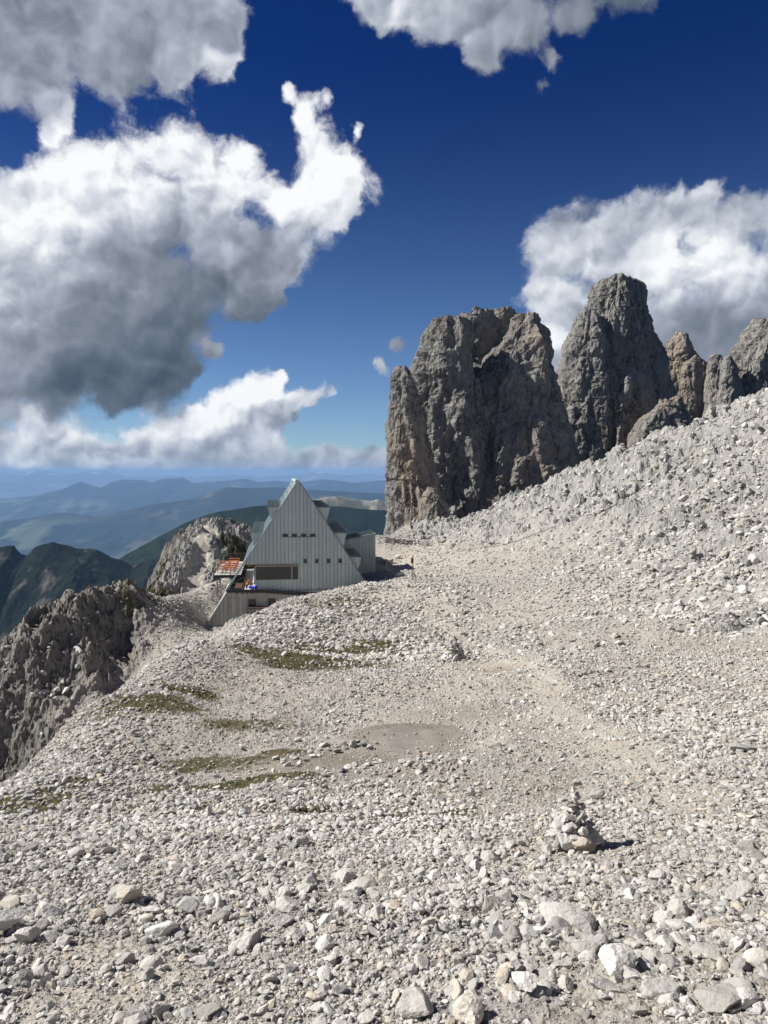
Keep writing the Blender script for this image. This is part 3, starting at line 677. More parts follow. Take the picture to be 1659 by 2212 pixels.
M_FARS = hill_mat('snowy_range', (0.07, 0.07, 0.065), (0.15, 0.14, 0.13), (0.04, 0.045, 0.04), 0.00025, rockc=(0.2, 0.19, 0.18), rock_lo=0.55, snow=-260)
range_mesh('forested_mountain', [(-420,1120),(-300,1160),(-180,1150),(-60,1195),(-20,1190),(0,1195),(30,1190),(45,1206),(60,1208),(75,1192),(110,1182),(160,1190),(200,1192),(240,1208),(290,1222),(330,1206),(370,1216),(430,1224),(500,1245),(620,1290)],
   1800, 750, -900, M_FOREST, 120, 300, seed=1, cliff=0.9, nx=1000, ny=320)
range_mesh('meadow_hill', [(-300,1330),(0,1300),(170,1262),(240,1215),(285,1192),(340,1160),(400,1128),(440,1113),(480,1103),(560,1092),(620,1089),(660,1092),(720,1095),(780,1099),(900,1105),(1100,1110),(1500,1110)],
   3000, 1100, -1200, M_MEADOW, 60, 500, seed=2, cliff=0.75, nx=900, ny=200)
range_mesh('rocky_plateau', [(500,1135),(600,1098),(650,1083),(675,1080),(705,1073),(735,1071),(770,1077),(800,1081),(815,1077),(830,1082),(870,1086),(1000,1080),(1300,1080)],
   3700, 900, -900, M_KNOB, 28, 300, seed=3, nx=700, ny=120)
range_mesh('forested_ridge', [(-500,1128),(-200,1130),(0,1127),(60,1121),(127,1109),(160,1110),(207,1116),(250,1108),(309,1095),(370,1084),(418,1076),(450,1064),(491,1052),(550,1055),(603,1053),(700,1062),(850,1068),(1200,1065)],
   12000, 5500, -1700, M_FAR, 190, 2200, seed=4)
range_mesh('mountain_range', [(-500,1080),(-200,1082),(0,1078),(60,1072),(127,1066),(150,1056),(165,1044),(175,1041),(195,1048),(218,1054),(240,1044),(262,1037),(309,1038),(330,1044),(349,1037),(393,1033),(418,1046),(470,1042),(524,1035),(560,1042),(600,1040),(650,1044),(700,1036),(760,1044),(830,1040),(1000,1045),(1300,1040)],
   22000, 8000, -1800, M_FAR, 380, 3500, seed=5)
range_mesh('snowy_range', [(-500,1025),(-200,1020),(0,1023),(60,1019),(95,1015),(120,1020),(145,1023),(200,1017),(233,1018),(273,1028),(320,1027),(382,1027),(420,1031),(455,1029),(509,1026),(560,1030),(603,1027),(641,1026),(675,1022),(694,1019),(710,1024),(740,1028),(787,1022),(830,1027),(900,1024),(1300,1026)],
   45000, 14000, -1900, M_FARS, 330, 6000, seed=6)
# valley floor: one sheet to the horizon, with fields
def valley():
    m, g, b = new_mat('valley_fields'); p = pos(g); b.inputs['Roughness'].default_value = 1.0; b.inputs['Specular IOR Level'].default_value = 0.0
    n = g.noise(p, 0.0006, 5, 0.6); v = g.node('ShaderNodeTexVoronoi'); g.l.new(p, v.inputs['Vector']); v.inputs['Scale'].default_value = 0.0035
    sc_ = g.node('ShaderNodeSeparateColor'); g.l.new(v.outputs['Color'], sc_.inputs[0])
    fields = g.mix(sc_.outputs[0], (0.09, 0.13, 0.04, 1), (0.20, 0.20, 0.10, 1))
    c = g.mix(g.mapr(n, 0.50, 0.56), (0.02, 0.035, 0.018, 1), fields); g.l.new(c, b.inputs['Base Color'])
    n_ = 260; X, Yy = np.meshgrid(np.linspace(-60000, 60000, n_), np.concatenate([np.linspace(-30000, 500, 20), np.exp(np.linspace(math.log(600), math.log(68000), 240))]), indexing='xy')
    q = np.stack([X.ravel(), Yy.ravel(), X.ravel() * 0], 1)
    z = -1560 + fbm(q / 2600, 5) * 260
    z += np.clip((2500 - Yy.ravel()) / 2500, 0, 1) * 500
    tag(mesh_np('valley_floor', np.stack([X.ravel(), Yy.ravel(), z], 1), grid_faces(X.shape[0], n_), m, smooth=True), kind='structure')
valley()
def haze():
    m = bpy.data.materials.new('haze'); m.use_nodes = True; g = NG(m.node_tree); m.node_tree.nodes.clear()
    v = g.node('ShaderNodeVolumePrincipled'); out = g.node('ShaderNodeOutputMaterial'); g.l.new(v.outputs[0], out.inputs['Volume'])
    v.inputs['Color'].default_value = (0.33, 0.56, 0.92, 1); v.inputs['Density'].default_value = 4.2e-5; v.inputs['Anisotropy'].default_value = 0.0
    b = MB().box(-62000, 62000, -32000, 70000, -2300, 130).build('haze', m); tag(b, kind='stuff')
haze()
# ------------------------------------------------------------------ stones
def ico(sub):
    t = (1 + 5 ** .5) / 2
    V = [(-1,t,0),(1,t,0),(-1,-t,0),(1,-t,0),(0,-1,t),(0,1,t),(0,-1,-t),(0,1,-t),(t,0,-1),(t,0,1),(-t,0,-1),(-t,0,1)]
    Fc = [(0,11,5),(0,5,1),(0,1,7),(0,7,10),(0,10,11),(1,5,9),(5,11,4),(11,10,2),(10,7,6),(7,1,8),(3,9,4),(3,4,2),(3,2,6),(3,6,8),(3,8,9),(4,9,5),(2,4,11),(6,2,10),(8,6,7),(9,8,1)]
    V = [np.array(v, float) / np.linalg.norm(v) for v in V]
    for _ in range(sub):
        cache = {}; nf = []
        def mid(a, b):
            k = (min(a, b), max(a, b))
            if k not in cache:
                m = V[a] + V[b]; V.append(m / np.linalg.norm(m)); cache[k] = len(V) - 1
            return cache[k]
        for a, b, c in Fc:
            ab, bc, ca = mid(a, b), mid(b, c), mid(c, a)
            nf += [(a, ab, ca), (b, bc, ab), (c, ca, bc), (ab, bc, ca)]
        Fc = nf
    return np.array(V), np.array(Fc, dtype=np.int32)
ICO = [ico(k) for k in range(5)]
def rock_proto(sub, seed, rough=0.0, elong=(1, .76, .52), planes=9):
    r = np.random.RandomState(seed); V, Fc = ICO[sub]; V = V.copy()
    if sub <= 1: V += r.normal(0, 0.10, V.shape); V /= np.linalg.norm(V, axis=1)[:, None]
    N = r.normal(size=(planes, 3)); N /= np.linalg.norm(N, axis=1)[:, None]; D = r.uniform(0.48, 0.98, planes)
    dt = V @ N.T; rad = np.where(dt > 0.05, D / np.maximum(dt, .05), 9).min(1); rad = np.minimum(rad, 1.18)
    V = V * rad[:, None] * np.array(elong) * r.uniform(.82, 1.18, 3)
    if rough:
        n = V / np.linalg.norm(V, axis=1)[:, None]
        V = V + n * ((fbm(V * 1.6 + seed, 4, .55, True) - .45) * rough * 1.3 + fbm(V * 6 + seed, 3, .6) * rough * .35)[:, None]
    return V / np.abs(V).max(), Fc
def stone_mat(name, per_object):
    m, g, b = new_mat(name); b.inputs['Roughness'].default_value = .95; b.inputs['Specular IOR Level'].default_value = .1
    if per_object:
        t = g.node('ShaderNodeObjectInfo').outputs['Random']
    else: t = g.attr('tone')
    p = pos(g)
    t2 = g.math('FRACT', g.math('MULTIPLY', t, 7.31)); t3 = g.math('FRACT', g.math('MULTIPLY', t, 23.7))
    c = g.mix(t, (0.29, 0.275, 0.25, 1), (0.62, 0.602, 0.565, 1))
    c = g.mix(g.mapr(t2, 0.80, 1.0, 0, .7), c, (0.50, 0.41, 0.30, 1))
    c = g.mix(g.mapr(t3, 0.74, 0.9, 0, .75), c, (0.25, 0.25, 0.245, 1))
    n = g.noise(p, 5.0 if per_object else 9.0, 7, 0.65)
    c = g.mix(g.mapr(n, 0.46, 0.70, 0, .7), c, (0.40, 0.38, 0.345, 1))
    c = g.mix(g.mapr(g.noise(p, 38.0, 5, 0.65), 0.56, 0.72, 0, .6), c, (0.25, 0.24, 0.22, 1))
    g.l.new(c, b.inputs['Base Color'])
    bump(g, b, g.math('ADD', g.noise(p, 14.0, 7, 0.65), g.math('MULTIPLY', g.noise(p, 55.0, 5, .6), .3)), 0.7, 0.03)
    return m
M_STONE = stone_mat('scree_stone', False); M_ROCK = stone_mat('loose_rock', True)

def rotmats(n, rs, tilt):
    yaw = rs.uniform(0, 2 * np.pi, n); a = rs.normal(0, tilt, n); b = rs.normal(0, tilt, n)
    cy, sy = np.cos(yaw), np.sin(yaw); ca, sa = np.cos(a), np.sin(a); cb, sb = np.cos(b), np.sin(b); z = np.zeros(n); o = np.ones(n)
    Rz = np.stack([cy, -sy, z, sy, cy, z, z, z, o], 1).reshape(n, 3, 3)
    Rx = np.stack([o, z, z, z, ca, -sa, z, sa, ca], 1).reshape(n, 3, 3)
    Ry = np.stack([cb, z, sb, z, o, z, -sb, z, cb], 1).reshape(n, 3, 3)
    return Rx @ Ry @ Rz
SCREE = dict(V=[], F=[], T=[], n=0)
def bake(px_, size, sub, seed, tilt=.35, nprot=8, sink=.25, flat=1.0):
    rs = np.random.RandomState(seed); n = len(size); R = rotmats(n, rs, tilt); pick = rs.randint(0, nprot, n)
    tone = np.clip(rs.rand(n) * .72 + .14 + fbm(np.stack([px_[:, 0], px_[:, 1], px_[:, 0] * 0 + 2], 1) * .22, 4) * .55, 0, 1)
    for k in range(nprot):
        m = pick == k
        if not m.any(): continue
        V, Fc = rock_proto(sub, seed * 50 + k); V = V * [1, 1, flat]
        W = np.einsum('nij,vj->nvi', R[m], V) * size[m][:, None, None] * .5
        Pm = px_[m].copy(); W = W + Pm[:, None, :]; W[:, :, 2] += (size[m] * (.5 * .55 * flat - sink * .5))[:, None]
        nn = m.sum(); nv = len(V)
        SCREE['V'].append(W.reshape(-1, 3)); SCREE['F'].append((Fc[None] + (np.arange(nn) * nv)[:, None, None]).reshape(-1, 3) + SCREE['n'])
        SCREE['T'].append(np.repeat(tone[m], nv)); SCREE['n'] += nn * nv
def scatter(n, rs, r0=2.0, r1=150.0, u=.62):
    l = rs.uniform(math.log(r0), math.log(r1), n); U = rs.uniform(-u, u, n); y = np.exp(l); return U * y, y
BIG = []          # the stones that show largest become things of their own
def make_scree():
    rs = np.random.RandomState(21)
    for (n, lo, hi, pw, sub, seed) in ((210000, .0020, .0056, 1.4, 0, 1), (96000, .0048, .0135, 2.0, 1, 2), (4600, .012, .046, 3.0, 2, 3)):
        x, y = scatter(n, rs, 2.2 if sub else 3.0)
        mk = masks(x, y); rug, path, grass, mud, sp = mk
        a = lo + (hi - lo) * rs.rand(n) ** pw
        r = np.hypot(x, y); size = a * r
        cap = np.where(r < 7, .30, np.where(r < 30, .20, .50)) * rs.uniform(.6, 1, n)
        size = np.minimum(size, cap); size = np.where((x > -24) & (x < -3) & (y > 48) & (y < 90), np.minimum(size, .30), size); size = np.maximum(size, .010)
        # stones lie in patches: coarse here, fine there
        coarse = fbm(np.stack([x, y, x * 0], 1) * (2.2 / (3 + r * .35))[:, None] , 3) if False else fbm(np.stack([x / (.35 * r ** .8), y / (.35 * r ** .8), x * 0 + 4], 1), 4)
        keep = np.clip(.62 + 2.2 * coarse * (1 if sub else .4), 0.06 if sub else .3, 1)
        keep *= 1 - path * (.62 if sub == 0 else .96)
        keep *= 1 - mud * (.82 if sub == 0 else .95)
        keep *= 1 - np.clip(grass * 1.2, 0, 1) * (.62 if sub == 0 else .66)
        keep *= 1 - rug * (.45 if sub == 0 else np.where(r < 12, .92, .38))
        keep *= 1 - np.clip(sp * 1.5, 0, 1) * (.8)
        if sub == 2: keep *= np.where(r < 5.5, 1.6, .8) * np.where(r > 45, .35, 1) * np.where((r < 7) & (x > 0), 1.5, .8)
        # nothing behind or inside the hut
        keep *= ~((x > -18.8) & (x < 0) & (y > 83.5) & (y < 112))
        m = rs.rand(n) < keep; x, y, size = x[m], y[m], size[m]
        mk = tuple(k[m] for k in mk); z = height(x, y, mk=mk); Pp = np.stack([x, y, z], 1)
        # leave stones hovering off steep cliffs out
        if sub == 2:
            ang = size / np.hypot(x, y); vis = (np.abs(x / y) < .49) & (z / y > -.74); order = np.argsort(-ang * vis)
            top = order[:140]; rest = order[140:]
            for i in top: BIG.append((Pp[i], size[i]))
            Pp, size = Pp[rest], size[rest]
        bake(Pp, size, sub, seed, tilt=.4 if sub else .6, nprot=10, flat=.9)
    x = rs.uniform(-4.2, 4.2, 26000); y = rs.uniform(2.4, 9.0, 26000); m = (np.abs(x / y) < .6) & (fbm(np.stack([x * .9, y * .9, x * 0 + 9], 1), 3) + .25 * (x > 0) - .1 * (y > 6) > -.05); x, y = x[m], y[m]
    mk = masks(x, y); m = rs.rand(len(x)) > np.clip(mk[1] + mk[3], 0, 1) * .95; x, y = x[m], y[m]; mk = tuple(k[m] for k in mk)
    bake(np.stack([x, y, height(x, y, mk=mk)], 1), .025 + .085 * rs.rand(len(x)) ** 3.0, 1, 12, tilt=.5, nprot=14, flat=.85)
    x = rs.uniform(-16, 16, 60000); y = rs.uniform(-2, 13, 60000); m = (np.abs(x) > .58 * y) & (np.hypot(x, y) > 1.6) & (rs.rand(60000) < 5 / (4 + x * x + y * y) * 2.2); x, y = x[m], y[m]
    bake(np.stack([x, y, height(x, y)], 1), .03 + .16 * rs.rand(len(x)) ** 2.5, 1, 13, tilt=.5, nprot=10)
    # broken blocks of the bedrock ridge and the spur
    x, y = scatter(60000, rs, 22, 135); mk = masks(x, y); r = np.hypot(x, y)
    m = (rs.rand(len(x)) < np.clip(mk[0] * .26 + mk[4] * .04, 0, 1)) & (mk[1] < .4); x, y, r = x[m], y[m], r[m]; mk = tuple(k[m] for k in mk)
    m = ~((x > -24) & (x < -1) & (y > 45) & (y < 112)); x, y, r = x[m], y[m], r[m]; mk = tuple(k[m] for k in mk)
    bake(np.stack([x, y, height(x, y, mk=mk)], 1), np.clip(r * (.0050 + .0115 * rs.rand(len(x)) ** 2.5), .2, .8), 2, 9, tilt=.7, nprot=12, sink=.5)
    V = np.concatenate(SCREE['V']); Fc = np.concatenate(SCREE['F']); T = np.concatenate(SCREE['T'])
    o = mesh_np('scree', V, Fc, M_STONE, attrs=dict(tone=T)); tag(o, kind='stuff')
make_scree()

PROTO = []
for k in range(14):
    V, Fc = rock_proto(3, 900 + k, rough=.07, planes=11)
    me = mesh_np('loose_rock', V * .5, Fc, M_ROCK); PROTO.append(me.data); bpy.data.objects.remove(me)
PROTO_HI = []
for k in range(8):
    V, Fc = rock_proto(4, 1900 + k, rough=.09, planes=10)
    me = mesh_np('boulder', V * .5, Fc, M_ROCK); PROTO_HI.append(me.data); bpy.data.objects.remove(me)
def put_rock(name, data, p, size, rs, scale=(1, 1, 1), sink=.22, rot=None, parent=None):
    o = bpy.data.objects.new(name, data); C.objects.link(o)
    o.location = (p[0], p[1], p[2] + size * (.30 * scale[2] - sink * .5)); o.scale = (size * scale[0], size * scale[1], size * scale[2])
    o.rotation_euler = rot or (rs.uniform(-.3, .3), rs.uniform(-.3, .3), rs.uniform(0, 6.28))
    if parent: o.parent = parent
    return o
rsb = random.Random(3)
# a rougher apron of blocks at the foot of the slope, around the bedrock ribs
for (px0, px1, py0, py1, nn, w0, w1) in ((980,1659,1945,2212,95,26,86),(640,1000,1990,2212,26,22,58),(1150,1659,1850,1960,14,18,44),(0,420,1960,2212,14,24,62)):
    for k in range(nn):
        px, py = rsb.uniform(px0, px1), rsb.uniform(py0, py1); p = hit(px, py)
        BIG.append((p, (w0 + (w1 - w0) * rsb.random() ** 2.8) / F_PX * p[1]))
for (p, s) in BIG:
    tag(put_rock('loose_rock', rsb.choice(PROTO), p, s, rsb, (1, rsb.uniform(.75, 1), rsb.uniform(.7, 1.1)), sink=.36), 'pale angular limestone rock lying loose on the scree slope', 'rock', 'loose rocks on the scree slope')
# boulders one can point to: px, py of the foot, width px, height ratio, label
HERO = [
 (1212,1985,95,.45,'long low grey boulder with a flat top lying behind the small moss patch'),
 (1262,2010,60,.8,'upright grey boulder right behind the flat-topped one'),
 (1330,2095,92,.72,'largest tan-stained boulder near the lower right of the slope'),
 (1140,2140,70,.9,'smooth grey boulder among the outcrop at the bottom centre'),
 (900,2190,90,.7,'white boulder half buried at the bottom edge, left of centre'),
 (1430,2150,100,.55,'broad white slab boulder near the bottom right corner'),
 (1560,2180,110,.55,'pale flat boulder cut by the bottom edge at the right'),
 (1010,2205,80,.8,'pale blocky boulder at the bottom edge in the middle'),
 (15,2010,75,.9,'big beige boulder at the left edge of the picture'),
 (60,2035,52,.8,'small white angular boulder just right of the beige one at the left edge'),
 (640,2035,45,.85,'upright leaning beige boulder on the gravel, lower centre'),
 (602,2040,32,.7,'small bright boulder leaning against the upright beige one'),
 (400,1972,60,.9,'dark grey jagged boulder standing on the scree at lower left'),
 (280,1950,62,.9,'dark split boulder standing upright left of the jagged one'),
 (1420,1905,42,.95,'dark upright boulder standing alone on the right scree'),
 (1290,1725,36,.7,'pale boulder on the path side, right of the large cairn'),
 (985,1283,22,.55,'flat white boulder with dark shadow above the path'),
 (1140,1160,0,0,''),
 (845,1216,16,.9,'brown boulder beside the path near the annex, rightmost of its row'),
 (833,1218,15,.9,'brown boulder beside the path near the annex, middle of its row'),
 (822,1218,14,.8,'brown boulder beside the path near the annex, leftmost of its row'),
 (860,1206,16,.8,'tan boulder above the row of brown ones'),
 (862,1246,20,.8,'tan boulder lying in front of the signpost cairn'),
 (720,1835,0,0,''),
 (1600,1620,60,.35,'long flat rock slab on the right-hand slope'),
 (1523,1790,34,.7,'boulder with a faded red trail mark on the right scree'),
 (950,1840,30,.6,'flat beige rock resting in the middle of the slope'),
 (385,1720,0,0,''),
]
hrs = random.Random(11)
for (px, py, w, hr, lab) in HERO:
    if not w: continue
    p = hit(px, py); s = w / F_PX * p[1]
    tag(put_rock('boulder', hrs.choice(PROTO_HI), p, s * 1.08, hrs, (1, .85, hr * 1.25), sink=.12, rot=(hrs.uniform(-.15, .15), hrs.uniform(-.15, .15), hrs.uniform(0, 6.28))), lab, 'boulder')
red = M_ROCK.copy(); red.name = 'painted_rock'; g_ = NG(red.node_tree); bs_ = [n for n in g_.n if n.type == 'BSDF_PRINCIPLED'][0]
src_ = bs_.inputs['Base Color'].links[0].from_socket; tc_ = g_.node('ShaderNodeTexCoord').outputs['Object']
g_.l.new(g_.mix(g_.mapr(g_.math('ADD', g_.vmath('DISTANCE', tc_, (0, -.2, .35)), g_.math('MULTIPLY', g_.noise(tc_, 9, 4), .35)), .46, .40), src_, (.30, .035, .03, 1)), bs_.inputs['Base Color'])
for o in list(C.objects):
    if o.get('label', '').startswith('boulder with a faded red'): o.data = o.data.copy(); o.data.materials[0] = red
# rows of stones set round the muddy hollow
ring = [(612,1645),(622,1655),(590,1668),(605,1688),(625,1700),(650,1700),(580,1690),(598,1640),(640,1640),(655,1630),(672,1628),(690,1620),(700,1612),(712,1622),(728,1625),(745,1618),(760,1612),(772,1603),(785,1610),(800,1617),
        (735,1668),(750,1660),(768,1655),(782,1662),(795,1655),(812,1650),(825,1648),(700,1678),(715,1675),(770,1672),(868,1648),(890,1650),(908,1640),(640,1712),(600,1712),(660,1645),(675,1636),(688,1632),(648,1651),(570,1702),(620,1718),(740,1610)]
for (px, py) in ring:
    p = hit(px, py); s = hrs.uniform(15, 27) / F_PX * p[1]
    tag(put_rock('ring_stone', hrs.choice(PROTO), p, s, hrs), 'pale stone set in the broken ring round the muddy hollow', 'stone', 'stones round the muddy hollow')
for (px, py, w, lab) in ((812,1607,16,'small light stone lying in the puddle near its left end'),(905,1625,14,'small stone at the near right rim of the puddle'),(898,1586,10,'tiny stone near the far rim of the puddle')):
    p = hit(px, py); tag(put_rock('pebble', PROTO[3], p, w / F_PX * p[1], hrs), lab, 'stone')
# shallow muddy puddle
def puddle():
    m, g, b = new_mat('muddy_water'); b.inputs['Roughness'].default_value = .22; b.inputs['Specular IOR Level'].default_value = .35
    p = pos(g); c = g.mix(g.mapr(g.noise(p, 2.2, 6, .6, dist=.6), .4, .62), (0.30, 0.265, 0.215, 1), (0.225, 0.20, 0.165, 1)); g.l.new(c, b.inputs['Base Color'])
    c0 = np.array(PUD); a = np.linspace(0, 2 * np.pi, 96, endpoint=False)
    rr = 1 + fbm(np.stack([np.cos(a) * 2, np.sin(a) * 2, a * 0 + 3], 1), 4) * .28
    x = c0[0] + np.cos(a) * .74 * rr; y = c0[1] + np.sin(a) * .74 * rr
    zz = height(np.append(x, c0[0]), np.append(y, c0[1])); pl = np.polyfit(y, zz[:-1], 1)
    z = PUDZ + 0.005
    A = np.array([[math.cos(t), math.sin(t)] for t in a])
    V = [(c0[0], c0[1], z)] + [(x[i], y[i], z) for i in range(96)] + [(x[i] * 1.0, y[i], z - .05) for i in range(96)]
    Fc = [(0, 1 + i, 1 + (i + 1) % 96) for i in range(96)]
    Fc += [(1 + i, 97 + i, 97 + (i + 1) % 96) for i in range(96)] + [(1 + i, 97 + (i + 1) % 96, 1 + (i + 1) % 96) for i in range(96)]
    tag(mesh_np('puddle', np.array(V), np.array(Fc), m), kind='structure')
puddle()

# ------------------------------------------------------------------ cairns
def cairn(px, py, H, R, label, seed, stack=3, s0=.17, pointed=False):
    p = hit(px, py); root = empty('cairn', tuple(p)); tag(root, label, 'cairn'); r = random.Random(seed)
    for k in range(5):
        f_ = k / 5; put_rock('stone', PROTO[k], (0, 0, H * .5 * f_ - .04), (R * (1 - f_) + s0 * .25) * 1.7, r, (1, 1, .9), sink=.1, parent=root)
    z = 0.0; lay = 0; Hc = H * (1 if pointed else .60)
    while z < Hc:
        f = z / Hc; rad = R * (1 - f) + (s0 * .1 if pointed else s0 * .18); s = s0 * r.uniform(.85, 1.15) * (1 - .35 * f)
        n = max(1, int(2 * math.pi * rad / (s * .80)))
        for k in range(n):
            a = 2 * math.pi * (k + r.random() * .5) / n + lay
            q = (math.cos(a) * rad * r.uniform(.72, .98), math.sin(a) * rad * r.uniform(.72, .98), r.uniform(-.03, .03) + z - .02 - (.10 if lay == 0 else 0))
            o = put_rock('stone', r.choice(PROTO), q, s * r.uniform(.75, 1.5), r, (1.1, .85, .85), sink=.1, rot=(r.uniform(-.7, .7), r.uniform(-.7, .7), r.uniform(0, 6.28)), parent=root)
        if rad > s:
            for k in range(max(1, n // 3)):
                a = r.uniform(0, 6.28); put_rock('stone', r.choice(PROTO), (math.cos(a) * rad * .35, math.sin(a) * rad * .35, z), s * 1.2, r, (1, .9, .8), parent=root)
        z += s * .52; lay += 1
    for k in range(16):
        a = r.uniform(0, 6.28); rad = R * r.uniform(1.05, 1.6); qx, qy = math.cos(a) * rad, math.sin(a) * rad
        put_rock('stone', r.choice(PROTO), (qx, qy, hz(p[0] + qx, p[1] + qy) - p[2]), s0 * r.uniform(.4, .9), r, parent=root)
    if not pointed:
        zz = z - s * .35; ss = s0 * 1.15
        for k in range(stack):
            put_rock('stone', r.choice(PROTO), (r.uniform(-.02, .02), r.uniform(-.02, .02), zz), ss, r, (1.0, .9, 1.1), sink=0, rot=(r.uniform(-.2, .2), r.uniform(-.2, .2), r.uniform(0, 6)), parent=root); zz += ss * .46; ss *= .86
    else:
        put_rock('stone', PROTO[2], (0, 0, H), s0 * 1.1, r, (.5, .5, 1.2), sink=.3, parent=root)
    return p
cairn(1240, 1830, .74, .235, 'large slender cairn of stacked pale stones in the lower right foreground', 5, 3, .155)
cairn(980, 1430, .95, .52, 'smaller pointed cairn of pale stones in the middle distance beside the path', 6, 0, .21, True)
cp_ = cairn(892, 1246, .55, .34, 'low stone pile holding up the wooden signpost', 8, 0, .22, True)
# ------------------------------------------------------------------ the mountain hut
HA = math.radians(8.0); HX = np.array([math.cos(HA), math.sin(HA), 0]); HY = np.array([-math.sin(HA), math.cos(HA), 0])
HP = P(640, 1223, 85.0); ZB = -16.6; HP0 = np.array([HP[0], HP[1], ZB])
def hf(cx, cy, dep=0.0):
    """a point of the facade survey -> local (x, z) in the plane dep metres behind the front"""
    d = ray(427.9 + cx * .2513, 1014.9 + cy * .2513); t = (HP0 @ HY + dep) / (d @ HY); p = d * t - HP0
    return (float(p @ HX), float(p[2]))
def zinc(name, base, dark, lit=0.0):
    m, g, b = new_mat(name); b.inputs['Metallic'].default_value = .25; b.inputs['Roughness'].default_value = .48; b.inputs['Specular IOR Level'].default_value = .4
    tc = g.node('ShaderNodeTexCoord').outputs['Object']; s = g.node('ShaderNodeSeparateXYZ'); g.l.new(tc, s.inputs[0])
    pan = g.math('FLOOR', g.math('DIVIDE', s.outputs['X'], .418)); wn = g.node('ShaderNodeTexWhiteNoise', noise_dimensions='1D'); g.l.new(pan, wn.inputs['W'])
    n = g.noise(stretch(g, tc, (1, 1, .45)), 1.3, 6, .6)
    c = g.mix(g.mapr(wn.outputs['Value'], 0, 1, 0, .75), (*base, 1), (*dark, 1)); c = g.mix(g.mapr(n, .40, .66, 0, .55), c, (*dark, 1))
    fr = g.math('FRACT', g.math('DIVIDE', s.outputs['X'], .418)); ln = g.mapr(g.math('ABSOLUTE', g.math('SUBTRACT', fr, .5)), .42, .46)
    c = g.mix(g.math('MULTIPLY', ln, .5), c, tuple(v * .35 for v in dark) + (1,))  # dark joint line, with the shadow of the seam painted in
    g.l.new(c, b.inputs['Base Color']); bump(g, b, g.noise(stretch(g, tc, (1.2, 1, .5)), 1.1, 4, .5), .6, .10)
    return m
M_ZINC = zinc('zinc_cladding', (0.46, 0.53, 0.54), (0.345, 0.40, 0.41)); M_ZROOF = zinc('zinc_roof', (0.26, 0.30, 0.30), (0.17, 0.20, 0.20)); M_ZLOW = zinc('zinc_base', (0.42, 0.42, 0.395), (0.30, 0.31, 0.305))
M_GLASS = simple('window_glass', (0.025, 0.028, 0.03), .06); M_GLASS.node_tree.nodes['Principled BSDF'].inputs['Specular IOR Level'].default_value = .5
M_FRAME = simple('pale_frame', (0.36, 0.38, 0.37), .5); M_DARK = simple('dark_steel', (0.045, 0.047, 0.05), .5, .3); M_STEEL = simple('galvanised_steel', (0.22, 0.235, 0.24), .5, .4)
M_WOOD = simple('larch_wood', (0.33, 0.17, 0.055), .6, var=.3); M_BROWN = simple('brown_boards', (0.13, 0.065, 0.045), .7, var=.35, scale=6)
M_ORANGE = simple('orange_varnished_wood', (0.50, 0.125, 0.012), .45, var=.2); M_WHITE = simple('pale_deck_boards', (0.62, 0.59, 0.55), .7, var=.15, scale=8); M_GREYB = simple('deck_grey', (0.22, 0.20, 0.18), .8, var=.2, scale=8)
M_BLUE = simple('blue_cloth', (0.01, 0.045, 0.62), .5, var=.2)

hut = empty('mountain_hut', tuple(HP0), HA)
tag(hut, 'zinc-clad mountain hut with a steep triangular front and terrace at its left side', 'building')
LEN = 20.0
APX = hf(866, 100); RB = hf(1490, 1046); LB = hf(490, 1052); LBt = hf(490, 815); LO = hf(395, 815)
front = [LB, RB, APX, LO, LBt]
def seams(mb, x0, x1, ztop, zbot, dep, holes=(), step=.418, w=.030, pr=.055):
    k = math.ceil(x0 / step)
    while k * step < x1:
        x = k * step; a, b = zbot(x), ztop(x); cuts = [(h[2] - .03, h[3] + .03) for h in holes if h[0] - .03 < x < h[1] + .03]
        seg = [(a, b)]
        for (c0, c1) in cuts: seg = [q for (s, e) in seg for q in ((s, min(e, c0)), (max(s, c1), e)) if q[1] - q[0] > .05]
        for (s, e) in seg: mb.box(x - w / 2, x + w / 2, dep - pr, dep + .01, s, e)
        k += 1
def lerp_line(p, q): return lambda x: p[1] + (q[1] - p[1]) * (x - p[0]) / (q[0] - p[0])
def rect(x0, y0, x1, y1, dep=0.0):
    a = hf(x0, y1, dep); b = hf(x1, y0, dep); return (a[0], b[0], a[1], b[1])
WIN_T = [rect(727,550,772,574), rect(806,550,851,574), rect(886,550,931,574), rect(964,550,1009,574)]
WIN_S = [rect(905,766,936,802), rect(1005,766,1036,802), rect(1106,765,1137,801), rect(1205,764,1236,800)]
BIGW = rect(497, 828, 858, 946)
mb = MB().prism(front, 0, LEN)
lt = lerp_line(LO, APX); rt = lerp_line(APX, RB)
top = lambda x: min(lt(x), rt(x)) - .03
bot = lambda x: (LO[1] + .02 if x < LB[0] + .02 else LB[1])
seams(mb, LO[0] + .1, RB[0] - .1, top, bot, 0, WIN_T + WIN_S + [(BIGW[0] - .1, BIGW[1] + .05, BIGW[2] - .1, BIGW[3] + .3), (hf(720,575)[0], hf(1015,575)[0], hf(720,582)[1], hf(720,545)[1])])
# the faint horizontal joint of the cladding
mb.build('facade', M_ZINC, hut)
m2 = MB(); a = hf(868, 818); b = hf(1340, 818); m2.box(a[0], b[0], -.012, .01, a[1] - .012, a[1] + .012); m2.build('cladding_joint', M_ZROOF, hut)
